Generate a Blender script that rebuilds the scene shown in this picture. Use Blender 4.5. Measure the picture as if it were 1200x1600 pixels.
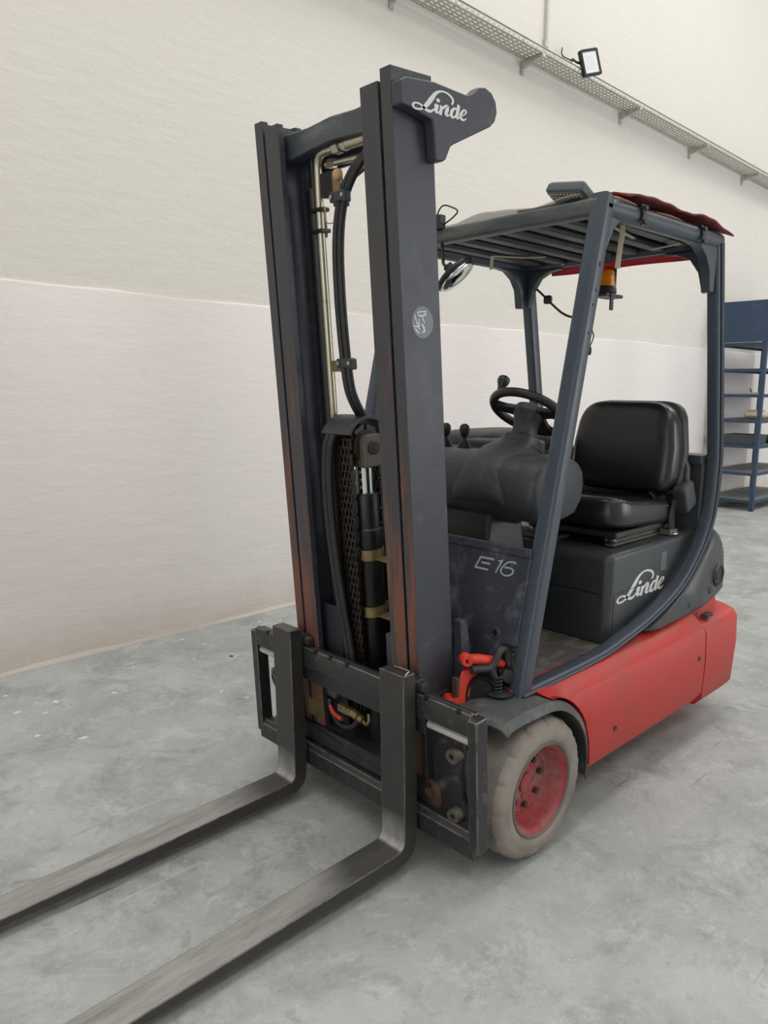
import bpy, bmesh, math, random
from mathutils import Vector, Matrix
random.seed(7)
for o in list(bpy.data.objects): bpy.data.objects.remove(o)
SC = bpy.context.scene
COL = SC.collection

# ---------------------------------------------------------------- camera
cam_d = bpy.data.cameras.new('camera'); cam = bpy.data.objects.new('camera', cam_d); COL.objects.link(cam)
FPX = 1156.32
cam_d.sensor_fit = 'VERTICAL'; cam_d.sensor_height = 36.0; cam_d.lens = FPX / 1600 * 36.0
cam_d.clip_start = 0.02; cam_d.clip_end = 200
_fw = Vector((-0.68103873, -0.71341515, -0.16500021)); _r = Vector((-0.72404492, 0.68972385, 0.00632232)); _u = Vector((-0.10929415, -0.12377331, 0.98627327))
_m = Matrix((( _r.x, _u.x, -_fw.x, 1.79479), (_r.y, _u.y, -_fw.y, 1.71390), (_r.z, _u.z, -_fw.z, 1.43), (0, 0, 0, 1)))
cam.matrix_world = _m
SC.camera = cam
# ---------------------------------------------------------------- light
SC.view_settings.view_transform = 'Standard'; SC.view_settings.look = 'None'
SC.view_settings.exposure = -0.45; SC.view_settings.gamma = 1.0; SC.view_settings.use_curve_mapping = False
SC.cycles.max_bounces = 6; SC.cycles.diffuse_bounces = 4; SC.cycles.glossy_bounces = 3; SC.cycles.transmission_bounces = 4; SC.cycles.caustics_reflective = False; SC.cycles.caustics_refractive = False
SC.cycles.use_denoising = True; SC.cycles.use_adaptive_sampling = True; SC.cycles.adaptive_threshold = 0.03
w = bpy.data.worlds.new('world'); SC.world = w; w.use_nodes = True
w.node_tree.nodes['Background'].inputs[0].default_value = (0.80, 0.86, 0.95, 1); w.node_tree.nodes['Background'].inputs[1].default_value = 0.5

def area(name, loc, rot, sx, sy, power, col):
    l = bpy.data.lights.new(name, 'AREA'); l.shape = 'RECTANGLE'; l.size = sx; l.size_y = sy; l.energy = power; l.color = col
    o = bpy.data.objects.new(name, l); COL.objects.link(o); o.location = loc; o.rotation_euler = rot; return o
# roof skylights (facing down) and the open loading door opposite the wall
area('skylight_lamp', (-1.0, 0.2, 7.9), (0, 0, 0), 13, 2.6, 470, (1.0, 0.99, 0.965))
area('skylight_lamp', (-1.0, 5.6, 7.9), (0, 0, 0), 13, 2.6, 360, (1.0, 0.99, 0.965))
area('skylight_lamp', (-12.0, 1.8, 7.9), (0, 0, 0), 6, 2.6, 360, (1.0, 0.995, 0.975))
area('door_daylight', (-9.0, 8.85, 2.6), (math.radians(-90), 0, 0), 6.0, 5.0, 480, (0.92, 0.96, 1.0))
area('front_fill_light', (7.9, 2.8, 2.3), (0, math.radians(90), 0), 4.4, 4.6, 130, (0.94, 0.97, 1.0))  # added fill lamp before the solid front wall, brightens left wall, forks and cowl

# ---------------------------------------------------------------- materials
def new_mat(name):
    m = bpy.data.materials.new(name); m.use_nodes = True
    return m, m.node_tree.nodes, m.node_tree.links
def lin(c):
    return tuple((x/12.92 if x <= 0.04045 else ((x+0.055)/1.055)**2.4) for x in [v/255 for v in c])
def hexc(r, g, b): return lin((r, g, b)) + (1.0,)
def mat(name, col, rough=0.5, metal=0.0, dirt=None, dirt_amt=0.0, dirt_scale=6.0, bump=0.0, bump_scale=60.0, coat=0.0, spec=0.5, stretch=(1, 1, 1), rough_var=0.12, detail=4.0):
    m, N, L = new_mat(name); b = N['Principled BSDF']
    b.inputs['Roughness'].default_value = rough; b.inputs['Metallic'].default_value = metal
    b.inputs['Specular IOR Level'].default_value = spec
    if coat: b.inputs['Coat Weight'].default_value = coat; b.inputs['Coat Roughness'].default_value = 0.15
    b.inputs['Base Color'].default_value = col
    if dirt is None and not rough_var and not bump: return m
    tc = N.new('ShaderNodeTexCoord'); mp = N.new('ShaderNodeMapping'); mp.inputs['Scale'].default_value = stretch
    L.new(tc.outputs['Object'], mp.inputs['Vector'])
    n1 = N.new('ShaderNodeTexNoise'); n1.inputs['Scale'].default_value = dirt_scale; n1.inputs['Detail'].default_value = detail; n1.inputs['Roughness'].default_value = 0.65
    L.new(mp.outputs[0], n1.inputs['Vector'])
    if dirt is not None:
        r = N.new('ShaderNodeMapRange'); r.inputs['From Min'].default_value = 0.72 - 0.5*dirt_amt; r.inputs['From Max'].default_value = 0.95 - 0.4*dirt_amt
        L.new(n1.outputs['Fac'], r.inputs['Value'])
        mx = N.new('ShaderNodeMix'); mx.data_type = 'RGBA'; mx.inputs['A'].default_value = col; mx.inputs['B'].default_value = dirt
        L.new(r.outputs[0], mx.inputs['Factor']); L.new(mx.outputs['Result'], b.inputs['Base Color'])
    if rough_var:
        rr = N.new('ShaderNodeMapRange'); rr.inputs['To Min'].default_value = max(0.02, rough-rough_var); rr.inputs['To Max'].default_value = min(1, rough+rough_var)
        L.new(n1.outputs['Fac'], rr.inputs['Value']); L.new(rr.outputs[0], b.inputs['Roughness'])
    if bump:
        n2 = N.new('ShaderNodeTexNoise'); n2.inputs['Scale'].default_value = bump_scale; n2.inputs['Detail'].default_value = 2
        L.new(mp.outputs[0], n2.inputs['Vector'])
        bp = N.new('ShaderNodeBump'); bp.inputs['Strength'].default_value = bump; bp.inputs['Distance'].default_value = 0.004
        L.new(n2.outputs['Fac'], bp.inputs['Height']); L.new(bp.outputs[0], b.inputs['Normal'])
    return m
M = {}
SL = hexc(58, 62, 70)
M['slate'] = mat('slate_paint', hexc(60, 61, 71), 0.42, dirt=hexc(96, 98, 104), dirt_amt=0.25, dirt_scale=9, bump=0.05, bump_scale=120)
M['post'] = mat('guard_paint', hexc(66, 75, 86), 0.36, dirt=hexc(98, 106, 114), dirt_amt=0.2, dirt_scale=8, bump=0.04, bump_scale=120)
M['hood'] = mat('hood_plastic', hexc(60, 63, 68), 0.36, dirt=hexc(92, 92, 90), dirt_amt=0.2, dirt_scale=5, bump=0.02, bump_scale=220)
M['cowl'] = mat('cowl_paint', hexc(56, 58, 69), 0.45, dirt=hexc(104, 108, 116), dirt_amt=0.38, dirt_scale=16, bump=0.05)
M['black'] = mat('black_metal', hexc(44, 44, 47), 0.45, dirt=hexc(84, 80, 76), dirt_amt=0.3, dirt_scale=14, bump=0.12, bump_scale=90)
M['dark'] = mat('greasy_black', hexc(20, 20, 23), 0.4, dirt=hexc(48, 44, 40), dirt_amt=0.3, dirt_scale=20)
M['plastic'] = mat('black_plastic', hexc(52, 54, 60), 0.5, dirt=hexc(92, 92, 94), dirt_amt=0.32, dirt_scale=9, bump=0.1, bump_scale=300)
M['rubber'] = mat('black_rubber', hexc(30, 31, 34), 0.42, dirt=hexc(66, 68, 72), dirt_amt=0.2, dirt_scale=25)
M['vinyl'] = mat('seat_vinyl', hexc(25, 27, 32), 0.3, dirt=hexc(52, 54, 58), dirt_amt=0.15, dirt_scale=4, bump=0.08, bump_scale=260, spec=0.6)
M['worn'] = mat('worn_plate', hexc(50, 51, 53), 0.38, dirt=hexc(118, 112, 106), dirt_amt=0.3, dirt_scale=18, bump=0.2, bump_scale=70, metal=0.2)
M['edge'] = mat('worn_edge', hexc(112, 109, 106), 0.4, metal=0.4, dirt=hexc(52, 51, 52), dirt_amt=0.55, dirt_scale=26, stretch=(1, 1, 0.6))
M['steel'] = mat('bare_steel', hexc(176, 172, 166), 0.28, metal=0.9, dirt=hexc(96, 88, 80), dirt_amt=0.2, dirt_scale=20)
M['rod'] = mat('pale_rod', hexc(196, 194, 188), 0.35, metal=0.15)
M['beam'] = mat('grimy_beam', hexc(72, 78, 83), 0.5, dirt=hexc(118, 120, 114), dirt_amt=0.5, dirt_scale=7, stretch=(1, 0.5, 2))
M['chrome'] = mat('chrome_rod', hexc(230, 230, 232), 0.08, metal=1.0, rough_var=0.02)
M['pipe'] = mat('zinc_pipe', hexc(186, 182, 164), 0.3, metal=0.85, dirt=hexc(120, 112, 92), dirt_amt=0.25, dirt_scale=14)
M['brass'] = mat('brass_band', hexc(138, 120, 84), 0.4, metal=0.6, dirt=hexc(70, 60, 46), dirt_amt=0.4, dirt_scale=30)
M['olive'] = mat('olive_casting', hexc(96, 93, 82), 0.5, metal=0.3, dirt=hexc(58, 54, 46), dirt_amt=0.35, dirt_scale=22, bump=0.2)
M['chain'] = mat('oiled_chain', hexc(38, 32, 28), 0.3, metal=0.5, dirt=hexc(92, 74, 58), dirt_amt=0.35, dirt_scale=60)
M['rust'] = mat('rusty_steel', hexc(74, 56, 46), 0.7, dirt=hexc(46, 40, 38), dirt_amt=0.5, dirt_scale=30, bump=0.3)
M['redside'] = mat('red_paint', hexc(190, 52, 46), 0.5, dirt=hexc(152, 78, 70), dirt_amt=0.42, dirt_scale=3.2, bump=0.03, stretch=(1, 1, 1.6))
M['redbright'] = mat('red_casting', hexc(214, 62, 44), 0.42, dirt=hexc(120, 60, 48), dirt_amt=0.25, dirt_scale=20)
M['rim'] = mat('red_rim', hexc(158, 54, 58), 0.6, dirt=hexc(150, 112, 108), dirt_amt=0.62, dirt_scale=11, bump=0.1)
M['rimedge'] = mat('grey_rim_edge', hexc(104, 98, 94), 0.5, dirt=hexc(70, 64, 62), dirt_amt=0.3)
M['tyre'] = mat('dusty_tyre', hexc(152, 143, 135), 0.85, dirt=hexc(116, 112, 111), dirt_amt=0.55, dirt_scale=5, bump=0.25, bump_scale=60, spec=0.2)
M['tread'] = mat('worn_tread', hexc(134, 129, 126), 0.8, dirt=hexc(104, 101, 101), dirt_amt=0.5, dirt_scale=7, bump=0.25, bump_scale=50, spec=0.2)
M['fender'] = mat('fender_plastic', hexc(74, 76, 80), 0.55, dirt=hexc(122, 114, 106), dirt_amt=0.48, dirt_scale=12, bump=0.15)
M['floorplate'] = mat('dusty_step', hexc(88, 84, 80), 0.75, dirt=hexc(136, 128, 120), dirt_amt=0.5, dirt_scale=12, bump=0.25, stretch=(1, 2, 1))
M['white'] = mat('white_print', hexc(226, 227, 229), 0.5, rough_var=0)
M['greyprint'] = mat('grey_print', hexc(168, 176, 184), 0.5, rough_var=0)
M['decal'] = mat('decal_film', hexc(92, 96, 102), 0.3, rough_var=0.05)
M['sticker'] = mat('worn_sticker', hexc(104, 108, 108), 0.35, dirt=hexc(150, 152, 150), dirt_amt=0.4, dirt_scale=50)
M['cloth'] = mat('red_cloth', hexc(124, 56, 58), 0.85, dirt=hexc(104, 56, 54), dirt_amt=0.45, dirt_scale=14, bump=0.5, bump_scale=60)
M['redsheet'] = mat('red_plastic_sheet', hexc(205, 40, 52), 0.5)
M['card'] = mat('cardboard', hexc(196, 160, 122), 0.85, dirt=hexc(150, 120, 92), dirt_amt=0.3, dirt_scale=10)
M['tape'] = mat('masking_tape', hexc(196, 186, 164), 0.7)
M['lampbody'] = mat('lamp_body', hexc(84, 90, 96), 0.5, dirt=hexc(128, 132, 134), dirt_amt=0.4, dirt_scale=20)
M['led'] = mat('led_lens', hexc(190, 188, 170), 0.3)
M['lampface'] = mat('lamp_face', hexc(98, 100, 98), 0.45)
M['redbutton'] = mat('red_button', hexc(190, 30, 44), 0.4)
M['blue'] = mat('blue_steel', hexc(45, 66, 92), 0.45, dirt=hexc(70, 88, 108), dirt_amt=0.3, dirt_scale=6)
M['shelfgrey'] = mat('grey_shelf_board', hexc(128, 132, 134), 0.6, dirt=hexc(150, 148, 142), dirt_amt=0.4)
M['galv'] = mat('galvanised', hexc(190, 190, 180), 0.45, metal=0.55, dirt=hexc(150, 150, 140), dirt_amt=0.4, dirt_scale=20)
M['greybox'] = mat('grey_plastic_box', hexc(70, 74, 76), 0.6)
M['beige'] = mat('beige_paper', hexc(206, 186, 166), 0.8)
M['belt'] = mat('belt_webbing', hexc(38, 39, 43), 0.75, bump=0.3, bump_scale=500)
M['foam'] = mat('torn_foam', hexc(170, 140, 104), 0.9, bump=0.5)
# amber lens, mirror glass, clear sheet, lamp glass
m, N, L = new_mat('amber_lens'); b = N['Principled BSDF']; b.inputs['Base Color'].default_value = hexc(250, 142, 14); b.inputs['Roughness'].default_value = 0.15
b.inputs['Transmission Weight'].default_value = 0.12; b.inputs['Subsurface Weight'].default_value = 0.0; M['amber'] = m
m, N, L = new_mat('mirror_glass'); b = N['Principled BSDF']; b.inputs['Base Color'].default_value = (0.85, 0.87, 0.88, 1); b.inputs['Metallic'].default_value = 1; b.inputs['Roughness'].default_value = 0.04; M['mirror'] = m
m, N, L = new_mat('clear_sheet'); b = N['Principled BSDF']; b.inputs['Base Color'].default_value = hexc(214, 208, 200); b.inputs['Roughness'].default_value = 0.3; b.inputs['Alpha'].default_value = 0.45; M['clear'] = m
m, N, L = new_mat('floodlight_glass'); b = N['Principled BSDF']; b.inputs['Base Color'].default_value = hexc(226, 230, 232); b.inputs['Roughness'].default_value = 0.12; M['glasswhite'] = m

# mast flange front: slate paint scraped to rust towards the bottom where the rollers run
def mast_front():
    m, N, L = new_mat('mast_flange_scraped'); b = N['Principled BSDF']
    tc = N.new('ShaderNodeTexCoord'); mp = N.new('ShaderNodeMapping'); mp.inputs['Scale'].default_value = (14, 34, 3.0); L.new(tc.outputs['Object'], mp.inputs['Vector'])
    n = N.new('ShaderNodeTexNoise'); n.inputs['Scale'].default_value = 1.0; n.inputs['Detail'].default_value = 8; n.inputs['Roughness'].default_value = 0.7; L.new(mp.outputs[0], n.inputs['Vector'])
    sx = N.new('ShaderNodeSeparateXYZ'); L.new(tc.outputs['Object'], sx.inputs[0])
    r = N.new('ShaderNodeMapRange'); r.inputs['From Min'].default_value = 1.75; r.inputs['From Max'].default_value = 0.75; r.inputs['To Min'].default_value = -0.10; r.inputs['To Max'].default_value = 0.16; L.new(sx.outputs['Z'], r.inputs['Value'])
    a = N.new('ShaderNodeMath'); a.operation = 'ADD'; L.new(n.outputs['Fac'], a.inputs[0]); L.new(r.outputs[0], a.inputs[1])
    f = N.new('ShaderNodeMapRange'); f.inputs['From Min'].default_value = 0.54; f.inputs['From Max'].default_value = 0.66; L.new(a.outputs[0], f.inputs['Value'])
    mx = N.new('ShaderNodeMix'); mx.data_type = 'RGBA'; mx.inputs['A'].default_value = hexc(62, 62, 66); mx.inputs['B'].default_value = hexc(116, 74, 60); L.new(f.outputs[0], mx.inputs['Factor'])
    L.new(mx.outputs['Result'], b.inputs['Base Color'])
    rr = N.new('ShaderNodeMapRange'); rr.inputs['To Min'].default_value = 0.42; rr.inputs['To Max'].default_value = 0.62; L.new(f.outputs[0], rr.inputs['Value']); L.new(rr.outputs[0], b.inputs['Roughness'])
    return m
M['flange'] = mast_front()

# fork steel: black shank, polished heel and scuffed top of the blade
def fork_mat():
    m, N, L = new_mat('fork_steel'); b = N['Principled BSDF']
    tc = N.new('ShaderNodeTexCoord'); ge = N.new('ShaderNodeNewGeometry'); sx = N.new('ShaderNodeSeparateXYZ'); L.new(tc.outputs['Object'], sx.inputs[0])
    sn = N.new('ShaderNodeSeparateXYZ'); L.new(ge.outputs['Normal'], sn.inputs[0])
    mp = N.new('ShaderNodeMapping'); mp.inputs['Scale'].default_value = (3, 22, 9); L.new(tc.outputs['Object'], mp.inputs['Vector'])
    n = N.new('ShaderNodeTexNoise'); n.inputs['Scale'].default_value = 1.2; n.inputs['Detail'].default_value = 8; n.inputs['Roughness'].default_value = 0.7; L.new(mp.outputs[0], n.inputs['Vector'])
    n2 = N.new('ShaderNodeTexNoise'); n2.inputs['Scale'].default_value = 5; n2.inputs['Detail'].default_value = 5; L.new(tc.outputs['Object'], n2.inputs['Vector'])
    # upward faces are scuffed bare
    up = N.new('ShaderNodeMapRange'); up.inputs['From Min'].default_value = 0.3; up.inputs['From Max'].default_value = 0.9; L.new(sn.outputs['Z'], up.inputs['Value'])
    lowz = N.new('ShaderNodeMapRange'); lowz.inputs['From Min'].default_value = 0.20; lowz.inputs['From Max'].default_value = 0.10; L.new(sx.outputs['Z'], lowz.inputs['Value'])
    fx = N.new('ShaderNodeMapRange'); fx.inputs['From Min'].default_value = 0.62; fx.inputs['From Max'].default_value = 0.80; fx.inputs['To Min'].default_value = 0.10; fx.inputs['To Max'].default_value = 1.0; 
    wob = N.new('ShaderNodeMath'); wob.operation = 'MULTIPLY_ADD'; wob.inputs[1].default_value = 0.25; L.new(n2.outputs['Fac'], wob.inputs[0]); L.new(sx.outputs['X'], wob.inputs[2]); L.new(wob.outputs[0], fx.inputs['Value'])
    mul = N.new('ShaderNodeMath'); mul.operation = 'MULTIPLY'; L.new(up.outputs[0], mul.inputs[0]); L.new(fx.outputs[0], mul.inputs[1])
    mul2 = N.new('ShaderNodeMath'); mul2.operation = 'MULTIPLY'; L.new(mul.outputs[0], mul2.inputs[0]); L.new(lowz.outputs[0], mul2.inputs[1])
    fr = N.new('ShaderNodeMapRange'); fr.inputs['From Min'].default_value = 0.15; fr.inputs['From Max'].default_value = 0.6; L.new(sn.outputs['X'], fr.inputs['Value'])
    fz = N.new('ShaderNodeMapRange'); fz.inputs['From Min'].default_value = 0.19; fz.inputs['From Max'].default_value = 0.10; L.new(sx.outputs['Z'], fz.inputs['Value'])
    fm = N.new('ShaderNodeMath'); fm.operation = 'MULTIPLY'; L.new(fr.outputs[0], fm.inputs[0]); L.new(fz.outputs[0], fm.inputs[1])
    tot = N.new('ShaderNodeMath'); tot.operation = 'MAXIMUM'; L.new(mul2.outputs[0], tot.inputs[0]); L.new(fm.outputs[0], tot.inputs[1])
    var = N.new('ShaderNodeMapRange'); var.inputs['From Min'].default_value = 0.25; var.inputs['From Max'].default_value = 0.75; var.inputs['To Min'].default_value = 0.35; var.inputs['To Max'].default_value = 1.2; L.new(n.outputs['Fac'], var.inputs['Value'])
    t2 = N.new('ShaderNodeMath'); t2.operation = 'MULTIPLY'; t2.use_clamp = True; L.new(tot.outputs[0], t2.inputs[0]); L.new(var.outputs[0], t2.inputs[1])
    base = N.new('ShaderNodeMix'); base.data_type = 'RGBA'; base.inputs['A'].default_value = hexc(44, 44, 47); base.inputs['B'].default_value = hexc(66, 62, 60); L.new(n.outputs['Fac'], base.inputs['Factor'])
    mx = N.new('ShaderNodeMix'); mx.data_type = 'RGBA'; mx.inputs['B'].default_value = hexc(172, 171, 168); L.new(base.outputs['Result'], mx.inputs['A']); L.new(t2.outputs[0], mx.inputs['Factor'])
    L.new(mx.outputs['Result'], b.inputs['Base Color'])
    mt = N.new('ShaderNodeMath'); mt.operation = 'MULTIPLY'; mt.inputs[1].default_value = 0.35; L.new(t2.outputs[0], mt.inputs[0]); L.new(mt.outputs[0], b.inputs['Metallic'])
    b.inputs['Roughness'].default_value = 0.4
    bp = N.new('ShaderNodeBump'); bp.inputs['Strength'].default_value = 0.15; bp.inputs['Distance'].default_value = 0.004; L.new(n2.outputs['Fac'], bp.inputs['Height']); L.new(bp.outputs[0], b.inputs['Normal'])
    return m
M['fork'] = fork_mat()

def floor_mat():
    m, N, L = new_mat('concrete_floor'); b = N['Principled BSDF']
    tc = N.new('ShaderNodeTexCoord'); P = tc.outputs['Object']
    def noise(sc, det=6, rough=0.6, v=None, dist=0.0):
        n = N.new('ShaderNodeTexNoise'); n.inputs['Scale'].default_value = sc; n.inputs['Detail'].default_value = det; n.inputs['Roughness'].default_value = rough; n.inputs['Distortion'].default_value = dist
        L.new(v or P, n.inputs['Vector']); return n.outputs['Fac']
    def rng(v, a, c, lo=0.0, hi=1.0):
        r = N.new('ShaderNodeMapRange'); r.inputs['From Min'].default_value = a; r.inputs['From Max'].default_value = c; r.inputs['To Min'].default_value = lo; r.inputs['To Max'].default_value = hi; L.new(v, r.inputs['Value']); return r.outputs[0]
    def mix(a, bb, f):
        x = N.new('ShaderNodeMix'); x.data_type = 'RGBA'
        for s, v in (('A', a), ('B', bb), ('Factor', f)):
            if hasattr(v, 'links'): L.new(v, x.inputs[s])
            else: x.inputs[s].default_value = v
        return x.outputs['Result']
    def mul(a, bb):
        x = N.new('ShaderNodeMath'); x.operation = 'MULTIPLY'
        for i, v in enumerate((a, bb)):
            if hasattr(v, 'links'): L.new(v, x.inputs[i])
            else: x.inputs[i].default_value = v
        return x.outputs[0]
    c = mix(hexc(156, 161, 160), hexc(178, 181, 179), rng(noise(1.3, 6, 0.7), 0.40, 0.60))
    c = mix(c, hexc(134, 135, 134), rng(noise(3.1, 7, 0.75, dist=0.6), 0.50, 0.68, 0, 0.75))
    c = mix(c, hexc(196, 199, 197), rng(noise(6.5, 6, 0.8, dist=0.4), 0.52, 0.68, 0, 0.65))
    c = mix(c, hexc(128, 120, 118), rng(noise(2.3, 7, 0.8, dist=1.0), 0.57, 0.70, 0, 0.55))
    c = mix(c, hexc(122, 120, 118), rng(noise(13.0, 5, 0.8, dist=0.5), 0.58, 0.72, 0, 0.5))
    c = mix(c, hexc(200, 202, 202), rng(noise(38.0, 3, 0.7), 0.56, 0.72, 0, 0.35))
    # scratches: thin stretched noise in three directions
    for k, (ang, s) in enumerate(((0.5, 1.0), (1.7, 1.3), (2.6, 0.8))):
        mp = N.new('ShaderNodeMapping'); mp.inputs['Rotation'].default_value = (0, 0, ang); mp.inputs['Scale'].default_value = (0.9*s, 26*s, 1); mp.inputs['Location'].default_value = (k*3.1, k*1.7, 0); L.new(P, mp.inputs['Vector'])
        s1 = rng(noise(1.6, 3, 0.5, v=mp.outputs[0], dist=0.15), 0.685, 0.73)
        s1 = mul(s1, rng(noise(1.1 + k*0.3, 3), 0.5, 0.6))
        c = mix(c, hexc(196, 197, 193) if k != 1 else hexc(98, 95, 90), mul(s1, 0.6))
    # paint specks
    vo = N.new('ShaderNodeTexVoronoi'); vo.inputs['Scale'].default_value = 9.0; vo.inputs['Randomness'].default_value = 1.0
    nv = N.new('ShaderNodeTexNoise'); nv.inputs['Scale'].default_value = 14; nv.inputs['Detail'].default_value = 2; L.new(P, nv.inputs['Vector'])
    va = N.new('ShaderNodeVectorMath'); va.operation = 'MULTIPLY_ADD'; va.inputs[1].default_value = (0.10, 0.06, 0); L.new(nv.outputs['Color'], va.inputs[0]); L.new(P, va.inputs[2]); L.new(va.outputs[0], vo.inputs['Vector'])
    sp = mul(rng(vo.outputs['Distance'], 0.13, 0.09), rng(noise(1.6, 3), 0.48, 0.54))
    sxy = N.new('ShaderNodeSeparateXYZ'); L.new(P, sxy.inputs[0])
    sp = mul(sp, rng(sxy.outputs['Y'], -0.6, -1.3))
    c = mix(c, hexc(222, 224, 222), mul(sp, 0.9))
    L.new(c, b.inputs['Base Color'])
    L.new(rng(noise(4, 3), 0.3, 0.7, 0.42, 0.7), b.inputs['Roughness'])
    b.inputs['Specular IOR Level'].default_value = 0.35
    bp = N.new('ShaderNodeBump'); bp.inputs['Strength'].default_value = 0.12; bp.inputs['Distance'].default_value = 0.006; L.new(noise(30, 3), bp.inputs['Height']); L.new(bp.outputs[0], b.inputs['Normal'])
    return m
def wall_mat(name, c1, c2, stain):
    m, N, L = new_mat(name); b = N['Principled BSDF']
    tc = N.new('ShaderNodeTexCoord'); P = tc.outputs['Object']
    n = N.new('ShaderNodeTexNoise'); n.inputs['Scale'].default_value = 0.8; n.inputs['Detail'].default_value = 4; L.new(P, n.inputs['Vector'])
    mx = N.new('ShaderNodeMix'); mx.data_type = 'RGBA'; mx.inputs['A'].default_value = c1; mx.inputs['B'].default_value = c2; L.new(n.outputs['Fac'], mx.inputs['Factor'])
    n3 = N.new('ShaderNodeTexNoise'); n3.inputs['Scale'].default_value = 3.0; n3.inputs['Detail'].default_value = 6; n3.inputs['Roughness'].default_value = 0.75; n3.inputs['Distortion'].default_value = 0.6; L.new(P, n3.inputs['Vector'])
    r = N.new('ShaderNodeMapRange'); r.inputs['From Min'].default_value = 0.66; r.inputs['From Max'].default_value = 0.8; r.inputs['To Max'].default_value = 0.35; L.new(n3.outputs['Fac'], r.inputs['Value'])
    m2 = N.new('ShaderNodeMix'); m2.data_type = 'RGBA'; m2.inputs['B'].default_value = stain; L.new(mx.outputs['Result'], m2.inputs['A']); L.new(r.outputs[0], m2.inputs['Factor'])
    # splash dirt along the foot of the wall
    sx = N.new('ShaderNodeSeparateXYZ'); L.new(P, sx.inputs[0])
    ad = N.new('ShaderNodeMath'); ad.operation = 'MULTIPLY_ADD'; ad.inputs[1].default_value = -0.3; L.new(n3.outputs['Fac'], ad.inputs[0]); L.new(sx.outputs['Z'], ad.inputs[2])
    r2 = N.new('ShaderNodeMapRange'); r2.inputs['From Min'].default_value = 0.12; r2.inputs['From Max'].default_value = -0.12; r2.inputs['To Max'].default_value = 0.45; L.new(ad.outputs[0], r2.inputs['Value'])
    m3 = N.new('ShaderNodeMix'); m3.data_type = 'RGBA'; m3.inputs['B'].default_value = hexc(196, 176, 158); L.new(m2.outputs['Result'], m3.inputs['A']); L.new(r2.outputs[0], m3.inputs['Factor'])
    L.new(m3.outputs['Result'], b.inputs['Base Color']); b.inputs['Roughness'].default_value = 0.6; b.inputs['Specular IOR Level'].default_value = 0.25
    mp = N.new('ShaderNodeMapping'); mp.inputs['Scale'].default_value = (1, 1, 3.5); L.new(P, mp.inputs['Vector'])
    n4 = N.new('ShaderNodeTexNoise'); n4.inputs['Scale'].default_value = 5; n4.inputs['Detail'].default_value = 5; n4.inputs['Roughness'].default_value = 0.62; L.new(mp.outputs[0], n4.inputs['Vector'])
    bp = N.new('ShaderNodeBump'); bp.inputs['Strength'].default_value = 0.22; bp.inputs['Distance'].default_value = 0.02; L.new(n4.outputs['Fac'], bp.inputs['Height']); L.new(bp.outputs[0], b.inputs['Normal'])
    return m
M['floor'] = floor_mat()
M['wall'] = wall_mat('plaster_wall', hexc(222, 217, 209), hexc(227, 223, 216), hexc(196, 190, 182))
M['wall2'] = wall_mat('plaster_wall_lower', hexc(225, 219, 216), hexc(229, 223, 220), hexc(184, 180, 176))
M['plainwall'] = mat('plain_wall', hexc(224, 219, 211), 0.7, rough_var=0)
M['ceil'] = mat('ceiling_sheet', hexc(205, 205, 200), 0.7, rough_var=0)

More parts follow.
